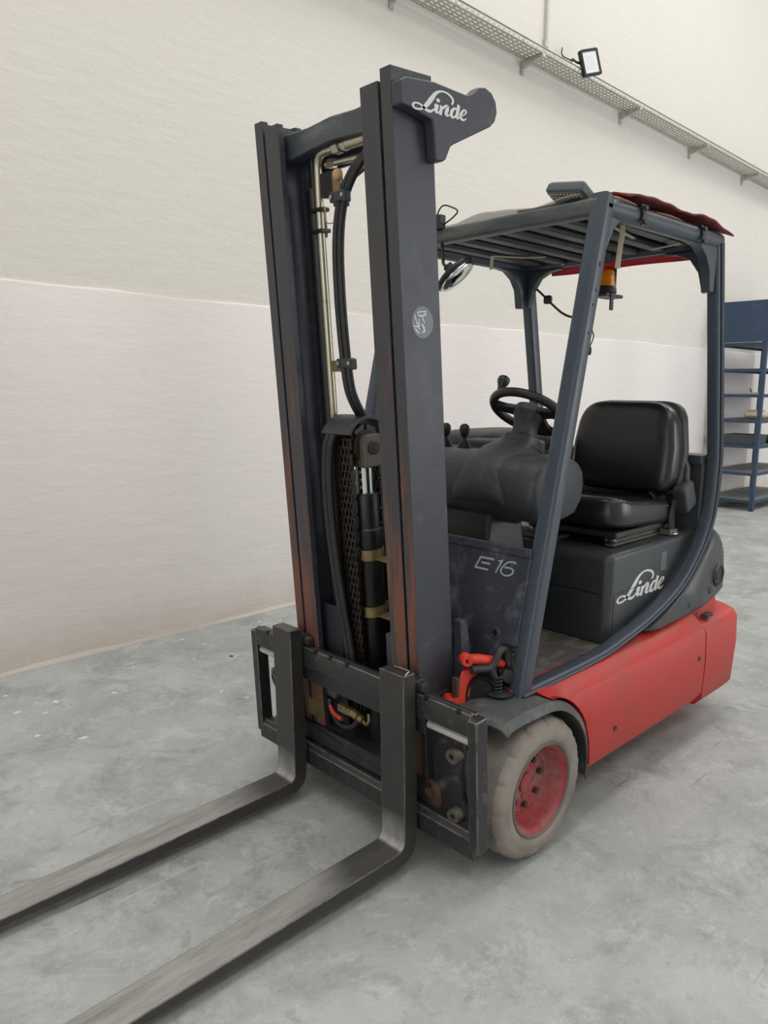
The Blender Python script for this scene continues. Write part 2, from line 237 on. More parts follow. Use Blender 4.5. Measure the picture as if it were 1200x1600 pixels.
# ---------------------------------------------------------------- mesh helpers
TAU_M = math.radians(4.876); XM = 0.24153
TAU_C = math.radians(3.4); XC = 0.2935          # the carriage hangs a little straighter than the mast
def fr_truck(p): return Vector(p)
def fr_mast(p):
    d, y, t = p; c, s = math.cos(TAU_M), math.sin(TAU_M)
    return Vector((XM + d*c + t*s, y, -d*s + t*c))
def fr_car(p):                                   # p = (depth in front of the bar faces, y, height)
    d, y, t = p; c, s = math.cos(TAU_C), math.sin(TAU_C)
    return Vector((XC + d*c + t*s, y, -d*s + t*c))
class MB:
    def __init__(s, frame=fr_truck): s.v = []; s.f = []; s.mi = []; s.fr = frame; s.cur = 0
    def add(s, vs, fs):
        o = len(s.v); s.v += [s.fr(p) for p in vs]
        for f in fs: s.f.append([i+o for i in f]); s.mi.append(s.cur)
        return s
    def box(s, a, b):
        (x0, y0, z0), (x1, y1, z1) = a, b
        vs = [(x, y, z) for x in (x0, x1) for y in (y0, y1) for z in (z0, z1)]
        return s.add(vs, [(0, 1, 3, 2), (4, 6, 7, 5), (0, 4, 5, 1), (2, 3, 7, 6), (0, 2, 6, 4), (1, 5, 7, 3)])
    def prism(s, poly, ax, a, b):                 # polygon in the two other axes, extruded along ax from a to b
        i = 'xyz'.index(ax); n = len(poly); vs = []
        for val in (a, b):
            for p in poly:
                q = list(p); q.insert(i, val); vs.append(tuple(q))
        fs = [tuple(range(n)), tuple(range(2*n-1, n-1, -1))] + [(k, n+k, n+(k+1) % n, (k+1) % n) for k in range(n)]
        return s.add(vs, fs)
    def loft(s, rings, close=True, caps=True):    # rings of equal length
        n = len(rings[0]); vs = [p for r in rings for p in r]; fs = []
        for j in range(len(rings)-1):
            for k in range(n if close else n-1):
                fs.append((j*n+k, j*n+(k+1) % n, (j+1)*n+(k+1) % n, (j+1)*n+k))
        if caps and close: fs += [tuple(range(n-1, -1, -1)), tuple((len(rings)-1)*n+k for k in range(n))]
        return s.add(vs, fs)
    def tube(s, pts, r, n=10, closed=False, caps=True):
        pts = [Vector(p) for p in pts]; rs = r if isinstance(r, (list, tuple)) else [r]*len(pts); rings = []; prev = None; N = len(pts)
        for i, p in enumerate(pts):
            if closed: t = pts[(i+1) % N]-pts[i-1]
            else: t = pts[min(i+1, N-1)]-pts[max(i-1, 0)]
            t.normalize()
            if prev is None:
                a = Vector((0, 0, 1)) if abs(t.z) < 0.9 else Vector((1, 0, 0)); u = t.cross(a).normalized()
            else: u = (prev - t*prev.dot(t)).normalized()
            prev = u; w_ = t.cross(u)
            rings.append([tuple(p + (u*math.cos(2*math.pi*k/n)+w_*math.sin(2*math.pi*k/n))*rs[i]) for k in range(n)])
        if closed: return s.loft(rings+[rings[0]], caps=False)
        return s.loft(rings, caps=caps)
    def lathe(s, prof, c, axis, n=32, caps=False): # profile (r, h) about axis through c
        ax = Vector(axis).normalized(); a = Vector((0, 0, 1)) if abs(ax.z) < 0.9 else Vector((1, 0, 0)); u = ax.cross(a).normalized(); w_ = ax.cross(u); c = Vector(c)
        rings = [[tuple(c+ax*h+(u*math.cos(2*math.pi*k/n)+w_*math.sin(2*math.pi*k/n))*r) for k in range(n)] for r, h in prof]
        return s.loft(rings, caps=caps)
    def cyl(s, a, b, r, n=24): return s.tube([a, b], r, n)
    def superq(s, c, size, e1=0.4, e2=0.4, rot=None, nu=28, nv=16, fn=None):
        R = rot or Matrix.Identity(3); c = Vector(c); rings = []
        sp = lambda x, e: math.copysign(abs(x)**e, x)
        for j in range(nv+1):
            v = -math.pi/2+math.pi*j/nv; rg = []
            for k in range(nu):
                u = 2*math.pi*k/nu; cv = sp(math.cos(v), e1) if 0 < j < nv else 0.0
                p = Vector((size[0]*cv*sp(math.cos(u), e2), size[1]*cv*sp(math.sin(u), e2), size[2]*sp(math.sin(v), e1)))
                if fn: p = Vector(fn(p))
                rg.append(tuple(c+R @ p))
            rings.append(rg)
        return s.loft(rings, caps=False)
    def sweep(s, pts, wn, wb, b=(0, 1, 0), rr=0.25, sc=None): # rounded rectangle swept; wn in-plane, wb along b
        b = Vector(b); pts = [Vector(p) for p in pts]; rings = []; N = len(pts)
        sec = []
        for cx_, cy_, a0 in ((1, 1, 0), (-1, 1, 90), (-1, -1, 180), (1, -1, 270)):
            rad = min(wn, wb)*rr
            for q in (0, 30, 60, 90):
                an = math.radians(a0+q); sec.append((cx_*(wn/2-rad)+rad*math.cos(an), cy_*(wb/2-rad)+rad*math.sin(an)))
        for i, p in enumerate(pts):
            if i == 0: t = pts[1]-pts[0]; k = 1
            elif i == N-1: t = pts[-1]-pts[-2]; k = 1
            else:
                t1 = (pts[i]-pts[i-1]).normalized(); t2 = (pts[i+1]-pts[i]).normalized(); t = t1+t2; k = 1/max(0.5, math.cos(t1.angle(t2)/2))
            t.normalize(); n_ = b.cross(t).normalized(); q = sc[i] if sc else 1
            rings.append([tuple(p+n_*a*k*q+b*c_) for a, c_ in sec])
        return s.loft(rings)
    def build(s, name, mats, parent=None, bevel=0.0, smooth=35, seg=2, kind=None, label=None, edge=None):
        me = bpy.data.meshes.new(name); me.from_pydata([tuple(p) for p in s.v], [], s.f)
        for mm in (mats if isinstance(mats, (list, tuple)) else [mats]): me.materials.append(M[mm])
        bm = bmesh.new(); bm.from_mesh(me)
        bm.faces.ensure_lookup_table()
        for f, i in zip(bm.faces, s.mi): f.material_index = i
        bmesh.ops.remove_doubles(bm, verts=bm.verts, dist=1e-6)
        bmesh.ops.recalc_face_normals(bm, faces=bm.faces); bm.to_mesh(me); bm.free()
        for p in me.polygons: p.use_smooth = True
        me.set_sharp_from_angle(angle=math.radians(smooth))
        o = bpy.data.objects.new(name, me); COL.objects.link(o)
        if parent: o.parent = parent
        if bevel:
            md = o.modifiers.new('bevel', 'BEVEL'); md.width = bevel; md.segments = seg; md.limit_method = 'ANGLE'; md.angle_limit = math.radians(35); md.harden_normals = True
            if edge: me.materials.append(M[edge]); md.material = len(me.materials)-1
        if kind: o['kind'] = kind
        if label: o['label'] = label
        return o
def place(o, parent, matrix):                     # a further copy sharing the mesh
    c = o.copy(); COL.objects.link(c); c.parent = parent; c.matrix_local = matrix; return c
def tag(o, label, cat, group=None):
    o['label'] = label; o['category'] = cat
    if group: o['group'] = group
    return o
def empty(name, loc=(0, 0, 0)):
    o = bpy.data.objects.new(name, None); COL.objects.link(o); o.location = loc; o.empty_display_size = 0.1; return o
def struct(o): o['kind'] = 'structure'; return o
def cr(pts, n=8, closed=False):                   # Catmull-Rom through points
    P = [Vector(p) for p in pts]; out = []; N = len(P); rng_ = range(N if closed else N-1)
    for i in rng_:
        g = (lambda k: P[k % N]) if closed else (lambda k: P[max(0, min(N-1, k))])
        p0, p1, p2, p3 = g(i-1), g(i), g(i+1), g(i+2)
        for k in range(n):
            t = k/n; out.append(0.5*((2*p1)+(-p0+p2)*t+(2*p0-5*p1+4*p2-p3)*t*t+(-p0+3*p1-3*p2+p3)*t**3))
    if not closed: out.append(P[-1])
    return out
def mirror_y(pts): return [(x, -y, z) for x, y, z in pts]

def strokes(mb, items, to3, n=6):
    """flat print: each item is a list of (u, v, width); to3(u, v, layer) gives the point"""
    for li, it in enumerate(items):
        if len(it) == 1:
            u, v, w_ = it[0]; k = 14
            mb.add([tuple(to3(u+w_/2*math.cos(2*math.pi*i/k), v+w_/2*math.sin(2*math.pi*i/k), li)) for i in range(k)], [tuple(range(k))]); continue
        cs = cr([Vector(p) for p in it], n) if len(it) > 2 else [Vector(p) for p in it]
        vs = []
        for i, p in enumerate(cs):
            t = (cs[min(i+1, len(cs)-1)]-cs[max(i-1, 0)]); t = Vector((t.x, t.y)).normalized(); nn = Vector((-t.y, t.x))*p.z/2
            vs += [tuple(to3(p.x+nn.x, p.y+nn.y, li)), tuple(to3(p.x-nn.x, p.y-nn.y, li))]
        mb.add(vs, [(2*i, 2*i+1, 2*i+3, 2*i+2) for i in range(len(cs)-1)])
def unskew(items, k, x0, y0): return [[(x-x0, y0-(y-k*(x-x0)), w_) for x, y, w_ in it] for it in items]
LOGO = unskew([
    [(790, 388, 30), (815, 335, 36), (785, 262, 38), (705, 195, 32), (610, 165, 32), (520, 190, 50), (450, 265, 70), (380, 345, 70), (320, 400, 56), (270, 428, 34), (205, 430, 30), (145, 405, 32), (125, 360, 36), (155, 330, 28), (215, 340, 28), (270, 375, 34), (320, 430, 48), (390, 475, 48), (445, 470, 34), (478, 436, 12)],
    [(480, 396, 20), (532, 372, 44)], [(535, 372, 60), (500, 490, 60)], [(502, 485, 56), (528, 508, 30), (562, 486, 10)], [(551, 310, 66)],
    [(578, 418, 20), (612, 402, 40)], [(612, 402, 52), (575, 545, 54)], [(596, 480, 14), (645, 428, 36), (697, 412, 54), (708, 452, 58), (682, 535, 58), (712, 566, 34), (748, 548, 10)],
    [(892, 478, 26), (835, 456, 40), (782, 505, 54), (776, 575, 52), (815, 602, 34), (868, 560, 26)], [(885, 412, 16), (915, 405, 40)], [(916, 405, 56), (866, 606, 56)], [(868, 600, 52), (888, 624, 32), (928, 598, 10)],
    [(950, 592, 14), (1012, 566, 18), (1046, 522, 32), (1010, 488, 30), (955, 545, 48), (945, 615, 52), (984, 656, 36), (1050, 640, 12)]], 0.283, 115, 414)

# ================================================================= SETTING
WY = -2.158; WROT = math.radians(0.54)
def fr_wall(p):                                   # p = (along, out from the wall, height)
    c, s = math.cos(WROT), math.sin(WROT); return Vector((p[0]*c - p[1]*s, WY + p[0]*s + p[1]*c, p[2]))
b_ = MB(); b_.box((-20, -3.2, -0.1), (8, 9.2, 0)); floor = struct(b_.build('floor', 'floor'))
b_ = MB(fr_wall); b_.box((-20.2, -0.25, 0), (8.2, 0, 8.2)); wall = struct(b_.build('wall_left', 'wall'))
# lower plaster coat, a few millimetres proud, with an uneven top edge that catches the light
b_ = MB(fr_wall); xs = [-20 + i*0.12 for i in range(235)]
ringT = []
for i, x in enumerate(xs):
    zz = 1.921 + 0.006*math.sin(x*3.1) + 0.004*math.sin(x*8.7+1) + random.uniform(-0.0025, 0.0025)
    ringT.append([(x, -0.02, 0), (x, 0.012, 0), (x, 0.012+0.002*math.sin(x*5), zz-0.012), (x, 0.008, zz), (x, -0.02, zz+0.006)])
b_.loft(ringT); b_.build('lower_plaster', 'wall2', wall, smooth=60)
# ragged plaster fillet where the wall meets the floor
b_ = MB(fr_wall); rg = []
for i, x in enumerate(xs):
    h = 0.004+0.004*math.sin(x*4.3)+random.uniform(-0.003, 0.005); d_ = 0.018+random.uniform(-0.004, 0.008)
    rg.append([(x, 0.0, -0.01), (x, d_, -0.01), (x, d_*0.8, max(0.004, h*0.5)), (x, 0.013, max(0.008, h+0.012)), (x, 0.0, max(0.008, h+0.012))])
b_.loft(rg); fil = struct(b_.build('baseboard_left', 'wall2', smooth=60))
b_ = MB(); b_.box((-20, 9, 0), (-12.2, 9.2, 8.2)); b_.box((-5.8, 9, 0), (8, 9.2, 8.2)); b_.box((-12.2, 9, 5.2), (-5.8, 9.2, 8.2)); struct(b_.build('wall_right', 'plainwall'))
b_ = MB(); b_.box((-20.2, -3.4, 0), (-20, 9.2, 8.2)); struct(b_.build('wall_back', 'plainwall'))
b_ = MB(); b_.box((8, -3.4, 0), (8.2, 9.2, 8.2)); struct(b_.build('wall_front', 'plainwall'))
b_ = MB(); b_.box((-20.2, -3.4, 8.2), (8.2, 9.2, 8.3)); struct(b_.build('ceiling', 'ceil'))

# ================================================================= FORKLIFT
FL = empty('forklift')
tag(FL, 'red and dark grey electric forklift with black mast and lowered forks', 'forklift')

# ---- mast channels (mast frame d, y, t)
def channel(name, yo, yi, tb, tt, web_out, depth=0.15, fl=0.024, web=0.018):
    """C channel: yo outer y, yi inner y of the flanges, web at yo side"""
    s = 1 if yo > 0 else -1; b = MB(fr_mast)
    prof = [(0, yo), (0, yi), (-fl, yi), (-fl-0.004, yo-s*web), (-depth+fl+0.004, yo-s*web), (-depth+fl, yi), (-depth, yi), (-depth, yo)]
    b.prism(prof, 'z', tb, tt)
    # prism along the third axis: polygon gives (d, y)
    o = b.build(name, ['slate', 'flange'], FL, bevel=0.003)
    c, sn = math.cos(TAU_M), math.sin(TAU_M)
    for p in o.data.polygons:
        if p.normal.x*c - p.normal.z*sn > 0.95 and abs(p.center.x*0+((p.center.x-XM)*c-p.center.z*sn)) < 0.002: p.material_index = 1
    return o
channel('outer_mast_channel', 0.295, 0.256, 0.09, 2.222, True)
channel('outer_mast_channel', -0.295, -0.256, 0.09, 2.222, True)
def inner(s):
    b = MB(fr_mast); yo, yi = s*0.2465, s*0.18
    b.prism([(0, yo), (0, yi), (-0.022, yi), (-0.03, s*0.222), (-0.112, s*0.222), (-0.12, yi), (-0.128, yi), (-0.131, s*0.19), (-0.137, s*0.19), (-0.14, yi), (-0.148, yi), (-0.148, yo)], 'z', 0.12, 2.198)
    o = b.build('inner_mast_channel', ['slate', 'flange'], FL, bevel=0.0025)
    c, sn = math.cos(TAU_M), math.sin(TAU_M)
    for p in o.data.polygons:
        if p.normal.x*c - p.normal.z*sn > 0.95 and abs((p.center.x-XM)*c-p.center.z*sn) < 0.002: p.material_index = 1
inner(1); inner(-1)
# cross members
b = MB(fr_mast)
b.loft([[(-0.045, y, t0), (-0.045, y, t1), (-0.06, y, t1+0.006), (-0.12, y, t1+0.004), (-0.12, y, t0+0.01), (-0.06, y, t0)] for y, t0, t1 in ((-0.222, 2.10, 2.176), (-0.10, 2.112, 2.172), (0.0, 2.118, 2.178), (0.10, 2.112, 2.172), (0.222, 2.10, 2.176))])
b.build('mast_crosshead', 'beam', FL, bevel=0.004)
b = MB(fr_mast); b.box((-0.165, -0.29, 2.075), (-0.15, 0.29, 2.17)); b.build('mast_tie_plate', 'slate', FL, bevel=0.003)
b = MB(fr_mast); b.box((-0.15, -0.222, 0.14), (-0.13, 0.222, 0.32)); b.box((-0.165, -0.28, 0.55), (-0.15, 0.28, 0.70)); b.build('mast_lower_tie', 'dark', FL, bevel=0.003)
# top brackets carrying the tilt arms
BR = [(0.002, 2.178), (-0.019, 2.189), (-0.123, 2.195), (-0.25, 2.185), (-0.272, 2.192), (-0.30, 2.212), (-0.328, 2.217), (-0.356, 2.208), (-0.374, 2.187), (-0.378, 2.16), (-0.368, 2.137), (-0.348, 2.121), (-0.19, 2.056), (-0.177, 2.048), (-0.158, 2.016), (-0.147, 2.010), (-0.117, 2.008), (-0.113, 2.09), (-0.108, 2.104), (-0.03, 2.122), (0.002, 2.126)]
for s in (1,):
    b = MB(fr_mast); b.loft([[(d, s*0.296, t) for d, t in BR], [(d, s*0.33, t) for d, t in BR]])
    br = b.build('mast_bracket', 'slate', FL, bevel=0.005, seg=3)
    lb = MB(fr_mast)
    strokes(lb, LOGO, lambda u, v, h: (-0.036-u*2.21e-4, 0.3306+h*4e-5, 2.1195+v*1.44e-4))
    lb.build('bracket_lettering', 'white', br, label='white script lettering')
# rubber stop blocks on the channel fronts near the top
# safety decal with pictogram on the outer side face
b = MB(fr_mast); ring = [(-0.077+0.042*math.cos(a), 1.605+0.042*math.sin(a)) for a in [2*math.pi*i/40 for i in range(40)]]
b.loft([[(d, 0.2945, t) for d, t in ring], [(d, 0.2958, t) for d, t in ring]]); dec = b.build('safety_decal', 'decal', FL, label='round grey decal with white pictogram')
b = MB(fr_mast)
strokes(b, [[(320, 440, 26), (405, 820, 30)], [(450, 570, 22), (456, 830, 40)], [(290, 770, 24), (292, 850, 26)], [(290, 832, 40), (470, 842, 40)], [(320, 900, 40), (400, 1040, 44)], [(395, 1040, 34), (475, 1055, 28)], [(430, 880, 36), (475, 940, 34)], [(570, 530, 36), (645, 730, 28)], [(540, 740, 40), (610, 880, 60)], [(608, 870, 50), (640, 1062, 36)], [(582, 985, 32), (560, 1072, 42)], [(430, 345, 32), (446, 455, 30)], [(425, 335, 34), (690, 318, 34)], [(688, 310, 30), (690, 458, 30)], [(440, 455, 28), (695, 450, 28)], [(610, 405, 28), (690, 400, 30)], [(468, 490, 24), (632, 490, 24)]],
        lambda u, v, h: (-0.077-(u-580)*0.042/365, 0.2962+h*3e-5, 1.605-(v-700)*0.042/560))
b.build('pictogram', 'white', dec)

# ---- lift cylinder, pulley, chain
YC = 0.0; DC = -0.098
b = MB(fr_mast); b.lathe([(0.0, 0.10), (0.05, 0.10), (0.05, 0.16), (0.043, 0.165), (0.043, 0.93), (0.045, 0.935), (0.045, 0.985), (0.040, 0.99), (0.040, 1.095), (0.036, 1.102), (0.0, 1.102)], (DC, YC, 0), (0, 0, 1), 28)
cyl = b.build('lift_cylinder', 'dark', FL)
b = MB(fr_mast); b.cyl((DC, YC, 1.10), (DC, YC, 1.21), 0.0265, 24); b.build('cylinder_rod', 'chrome', cyl)
for t in (0.905, 0.715):
    b = MB(fr_mast); b.lathe([(0.0435, t-0.017), (0.0475, t-0.017), (0.0475, t+0.017), (0.0435, t+0.017)], (DC, YC, 0), (0, 0, 1), 28); b.box((DC-0.02, YC+0.044, t-0.014), (DC+0.02, YC+0.10, t-0.01)); b.build('cylinder_band', 'brass', cyl)
b = MB(fr_mast)
hd = [(-0.035, 1.185), (0.035, 1.185), (0.035, 1.272), (0.026, 1.288), (-0.026, 1.288), (-0.035, 1.272)]
b.loft([[(DC+d, YC+0.018, t) for d, t in hd], [(DC+d, YC+0.048, t) for d, t in hd]]); b.box((DC-0.03, YC-0.03, 1.185), (DC+0.03, YC+0.018, 1.215))
head = b.build('cylinder_head', 'olive', cyl, bevel=0.006)
b = MB(fr_mast); b.cyl((DC, YC+0.046, 1.246), (DC, YC+0.056, 1.246), 0.021, 20); b.build('head_pin', 'rust', cyl, bevel=0.002)
PR = 0.06; YP = -0.020; TP = 1.25
b = MB(fr_mast); b.lathe([(0.012, -0.036), (0.05, -0.036), (0.05, 0.036), (0.012, 0.036)], (DC, YP, TP), (0, 1, 0), 36); b.build('chain_pulley', 'rust', FL)
# leaf chain: over the pulley, front strand down to the carriage, rear strand down to the cylinder
ch = empty('lift_chain'); ch.parent = FL
pitch = 0.0245; path = []
RC = PR-0.002
n_front = int((TP-0.36)/pitch)
for i in range(n_front, 0, -1): path.append((DC+RC, TP-i*pitch))
na = int(math.pi*RC/pitch)
for i in range(na+1): a = math.pi*i/na; path.append((DC+RC*math.cos(a), TP+RC*math.sin(a)))
for i in range(1, 22): path.append((DC-RC, TP-i*pitch))
def link_mesh(ys, th):
    b = MB(); n = 6
    for y in ys:
        out = [(-pitch/2+0.0085*math.cos(a), 0.0085*math.sin(a)) for a in [math.pi/2+math.pi*i/n for i in range(n+1)]] + [(pitch/2+0.0085*math.cos(a), 0.0085*math.sin(a)) for a in [-math.pi/2+math.pi*i/n for i in range(n+1)]]
        out = [(x, z*(1 if abs(x) > pitch/2-0.0005 else 0.8)) for x, z in out]
        b.loft([[(x, y-th/2, z) for x, z in out], [(x, y+th/2, z) for x, z in out]])
    for x in (-pitch/2, pitch/2): b.cyl((x, min(ys)-0.004, 0), (x, max(ys)+0.004, 0), 0.0042, 8)
    return b
LA = link_mesh((-0.030, -0.018, 0.0, 0.018, 0.030), 0.0065); LB_ = link_mesh((-0.024, -0.009, 0.009, 0.024), 0.0075)
proto = {}
for i in range(len(path)-1):
    p, q = path[i], path[i+1]; k = i % 2
    c0 = fr_mast(((p[0]+q[0])/2, YP, (p[1]+q[1])/2)); dv = fr_mast((q[0], YP, q[1]))-fr_mast((p[0], YP, p[1])); dv.normalize()
    yv = Vector((0, 1, 0)); zv = dv.cross(yv); mtx = Matrix(((dv.x, yv.x, zv.x, c0.x), (dv.y, yv.y, zv.y, c0.y), (dv.z, yv.z, zv.z, c0.z), (0, 0, 0, 1)))
    if k not in proto:
        o = (LA, LB_)[k].build('chain_link', 'chain', ch); o.matrix_local = mtx; proto[k] = o
    else: place(proto[k], ch, mtx)
# hoses in pairs, hose guide strap over the pulley, clamps, pipes
def hose(pts, r=0.0105, mt='rubber', name='hydraulic_hose', fr=fr_mast, parent=None, n=10):
    b = MB(fr); b.tube(cr(pts, 8), r, n); return b.build(name, mt, parent or FL, smooth=80)
for k, off in enumerate((-0.011, 0.011)):
    hose([(-0.09, 0.16+off, 2.075), (-0.07, 0.125+off, 2.065), (-0.055, 0.075+off, 2.02), (-0.052, 0.025+off, 1.95), (-0.05, -0.0+off, 1.845), (-0.05, -0.008+off, 1.703), (-0.05, -0.004+off, 1.556), (-0.052, 0.004+off, 1.443), (-0.065, 0.008+off, 1.39), (-0.098, 0.006+off, 1.336)])
    hose([(-0.07, -0.06+off, 1.318), (-0.04, -0.055+off, 1.312), (-0.022, -0.07+off, 1.27), (-0.018, -0.083+off, 1.20), (-0.016, -0.088+off, 1.10), (-0.018, -0.085+off, 0.94), (-0.02, -0.066+off, 0.745), (-0.02, -0.04+off, 0.573), (-0.01, -0.02+off, 0.42)], 0.0115)
b = MB(fr_mast); rg = []
for i in range(13):
    a = math.radians(-2+180*i/12); r0 = 0.083
    dd, tt = DC+(r0)*math.cos(a), TP+r0*math.sin(a)*1.0; dd2, tt2 = DC+(r0+0.012)*math.cos(a), TP+(r0+0.012)*math.sin(a)
    rg.append([(dd, -0.10, tt), (dd2, -0.10, tt2), (dd2, -0.045, tt2), (dd2, 0.03, tt2), (dd, 0.03, tt)])
b.loft(rg[2:]); b.build('hose_guide', 'plastic', FL, bevel=0.002)
def clamp(y, t, d):
    b = MB(fr_mast); b.box((d-0.012, y-0.03, t-0.014), (d+0.014, y+0.03, t+0.014)); b.box((d-0.006, y+0.03, t-0.02), (d+0.018, y+0.044, t+0.012)); b.box((d-0.05, y-0.045, t-0.02), (d-0.012, y-0.012, t-0.006))
    o = b.build('hose_clamp', 'plastic', FL, bevel=0.004)
    for yy in (-0.018, 0.03):
        q = MB(fr_mast); q.cyl((d+0.014, y+yy, t), (d+0.019, y+yy, t), 0.006, 8); q.build('clamp_screw', 'steel', o)
clamp(0.018, 1.968, -0.05); clamp(0.0, 1.505, -0.05)
b = MB(fr_mast); b.box((-0.09, -0.135, 1.478), (-0.08, -0.03, 1.512)); b.build('clamp_arm', 'brass', FL, bevel=0.002)
b = MB(fr_mast); b.tube(cr([(-0.098, -0.15, 1.30), (-0.09, -0.125, 1.32), (-0.085, -0.118, 1.36), (-0.085, -0.118, 1.5), (-0.085, -0.116, 1.9), (-0.085, -0.112, 2.05), (-0.083, -0.104, 2.092), (-0.08, -0.08, 2.106), (-0.08, -0.03, 2.108), (-0.08, 0.06, 2.108), (-0.08, 0.13, 2.105)], 6), 0.0125, 12)
pipe = b.build('hydraulic_pipe', 'pipe', FL, smooth=80)
b = MB(fr_mast); b.cyl((-0.08, -0.022, 2.108), (-0.08, 0.004, 2.108), 0.021, 6); b.cyl((-0.08, 0.014, 2.108), (-0.08, 0.032, 2.108), 0.0185, 6); b.cyl((-0.08, 0.032, 2.108), (-0.08, 0.16, 2.106), 0.0165, 14); b.build('pipe_nut', 'pipe', pipe, bevel=0.002)
b = MB(fr_mast); b.cyl((-0.10, -0.09, 2.078), (-0.10, 0.13, 2.065), 0.009, 12); b.cyl((-0.10, -0.075, 2.078), (-0.10, -0.05, 2.076), 0.014, 6); b.build('hydraulic_pipe', 'pipe', FL)
b = MB(fr_mast); b.cyl((-0.098, -0.15, 0.2), (-0.098, -0.15, 2.02), 0.024, 20); b.cyl((-0.098, -0.15, 2.02), (-0.098, -0.15, 2.10), 0.012, 14); b.build('side_lift_cylinder', 'dark', FL)
b = MB(fr_mast); b.box((-0.125, -0.10, 1.985), (-0.085, -0.045, 2.055)); b.build('valve_block', 'dark', FL, bevel=0.003)
b = MB(fr_mast); b.box((-0.09, -0.045, 1.98), (-0.08, -0.012, 2.05)); b.tube([(-0.09, -0.02, 2.0), (-0.11, 0.13, 2.06)], 0.006, 8); vb = b.build('valve_bracket', 'brass', FL, bevel=0.002)
b = MB(fr_mast); b.superq((-0.075, -0.012, 2.035), (0.012, 0.016, 0.016), 0.8, 0.8); b.build('copper_cap', mat and 'card', FL)
for t in (1.955, 1.895):
    b = MB(fr_mast); b.box((-0.105, -0.14, t-0.006), (-0.068, -0.092, t+0.006)); b.build('pipe_clip', 'dark', FL, bevel=0.003)
b = MB(fr_mast); b.box((-0.115, -0.165, 1.88), (-0.10, -0.12, 1.97)); b.build('clip_plate', 'dark', FL, bevel=0.003)
b = MB(fr_mast); b.tube(cr([(-0.08, -0.085, 1.96), (-0.075, -0.075, 1.915), (-0.06, -0.03, 1.905)], 5), 0.002, 6); b.build('clip_wire', 'card', FL)
# guard plates low inside the mast
b = MB(fr_mast); b.box((-0.062, -0.222, 0.16), (-0.052, -0.115, 0.70)); b.box((-0.075, 0.125, 0.16), (-0.03, 0.15, 0.68)); b.build('mast_guard_plate', 'slate', FL, bevel=0.003)

# ---- carriage (carriage frame)
car = empty('fork_carriage'); car.parent = FL
def cpart(name, mt, fn, bevel=0.003, lab=None):
    b = MB(fr_car); fn(b); return b.build(name, mt, car, bevel=bevel, label=lab, edge='edge' if name in ('upper_bar', 'side_plate', 'lower_bar') else None)
def topbar(b):
    # bar with a notched hook lip along the top front edge
    ys = [-0.515]; notch = []
    sec = [(0, 0.492), (0, 0.542), (-0.008, 0.556), (-0.02, 0.560), (-0.026, 0.553), (-0.045, 0.553), (-0.045, 0.492)]
    b.prism([(p[0], p[1]) for p in sec], 'y', -0.515, 0.515)
cpart('upper_bar', 'worn', topbar, 0.003)
for y in (-0.44, -0.16, -0.085, 0.0, 0.35, 0.47):
    cpart('bar_notch', 'dark', lambda b: b.cyl((-0.009, y-0.006, 0.5535), (-0.009, y+0.006, 0.5535), 0.008, 10), 0)
cpart('carriage_plate', 'black', lambda b: b.box((-0.034, -0.335, 0.432), (-0.012, 0.335, 0.50)))
cpart('lower_bar', 'black', lambda b: b.prism([(0, 0.115), (0, 0.175), (-0.014, 0.19), (-0.045, 0.19), (-0.045, 0.115)], 'y', -0.525, 0.525))
cpart('lower_plate', 'black', lambda b: (b.box((-0.05, -0.335, 0.196), (-0.028, 0.335, 0.262)), b.box((-0.13, -0.335, 0.250), (-0.028, 0.335, 0.262))))
for s in (1, -1):
    cpart('side_plate', 'worn', lambda b: b.box((-0.048, s*0.506, 0.140), (0.001, s*0.54, 0.544)), 0.004)
    cpart('carriage_upright', 'black', lambda b: b.box((-0.15, s*0.30-0.012, 0.13), (-0.04, s*0.30+0.012, 0.52)), 0.003)
    # scalloped roller plate outside the channel
    wv = [(0.335, 0.455), (0.452, 0.455), (0.452, 0.40), (0.438, 0.365), (0.43, 0.33), (0.44, 0.29), (0.437, 0.26), (0.455, 0.225), (0.46, 0.18), (0.452, 0.15), (0.335, 0.15)]
    cpart('roller_plate', 'worn', lambda b: b.loft([[(-0.062, s*y, t) for y, t in wv], [(-0.045, s*y, t) for y, t in wv]]), 0.003)
    for t in (0.395, 0.205):
        def roll(b):
            b.lathe([(0.009, -0.04), (0.009, -0.018), (0.021, -0.018), (0.022, -0.022), (0.022, -0.05), (0.0, -0.05)], (0.0, s*0.430, t), (1, 0, 0), 20)
        cpart('roller_bolt', 'olive', roll, 0)
    cpart('shift_rod', 'rod', lambda b: b.cyl((-0.022, s*0.345, 0.468), (-0.022, s*0.508, 0.468), 0.0125, 16), 0)
    cpart('pivot_knob', 'rust', lambda b: (b.superq((-0.05, s*0.335, 0.225), (0.02, 0.035, 0.045), 0.6, 0.6, nu=16, nv=10), b.cyl((-0.035, s*0.335, 0.24), (-0.02, s*0.335, 0.24), 0.016, 6)), 0)
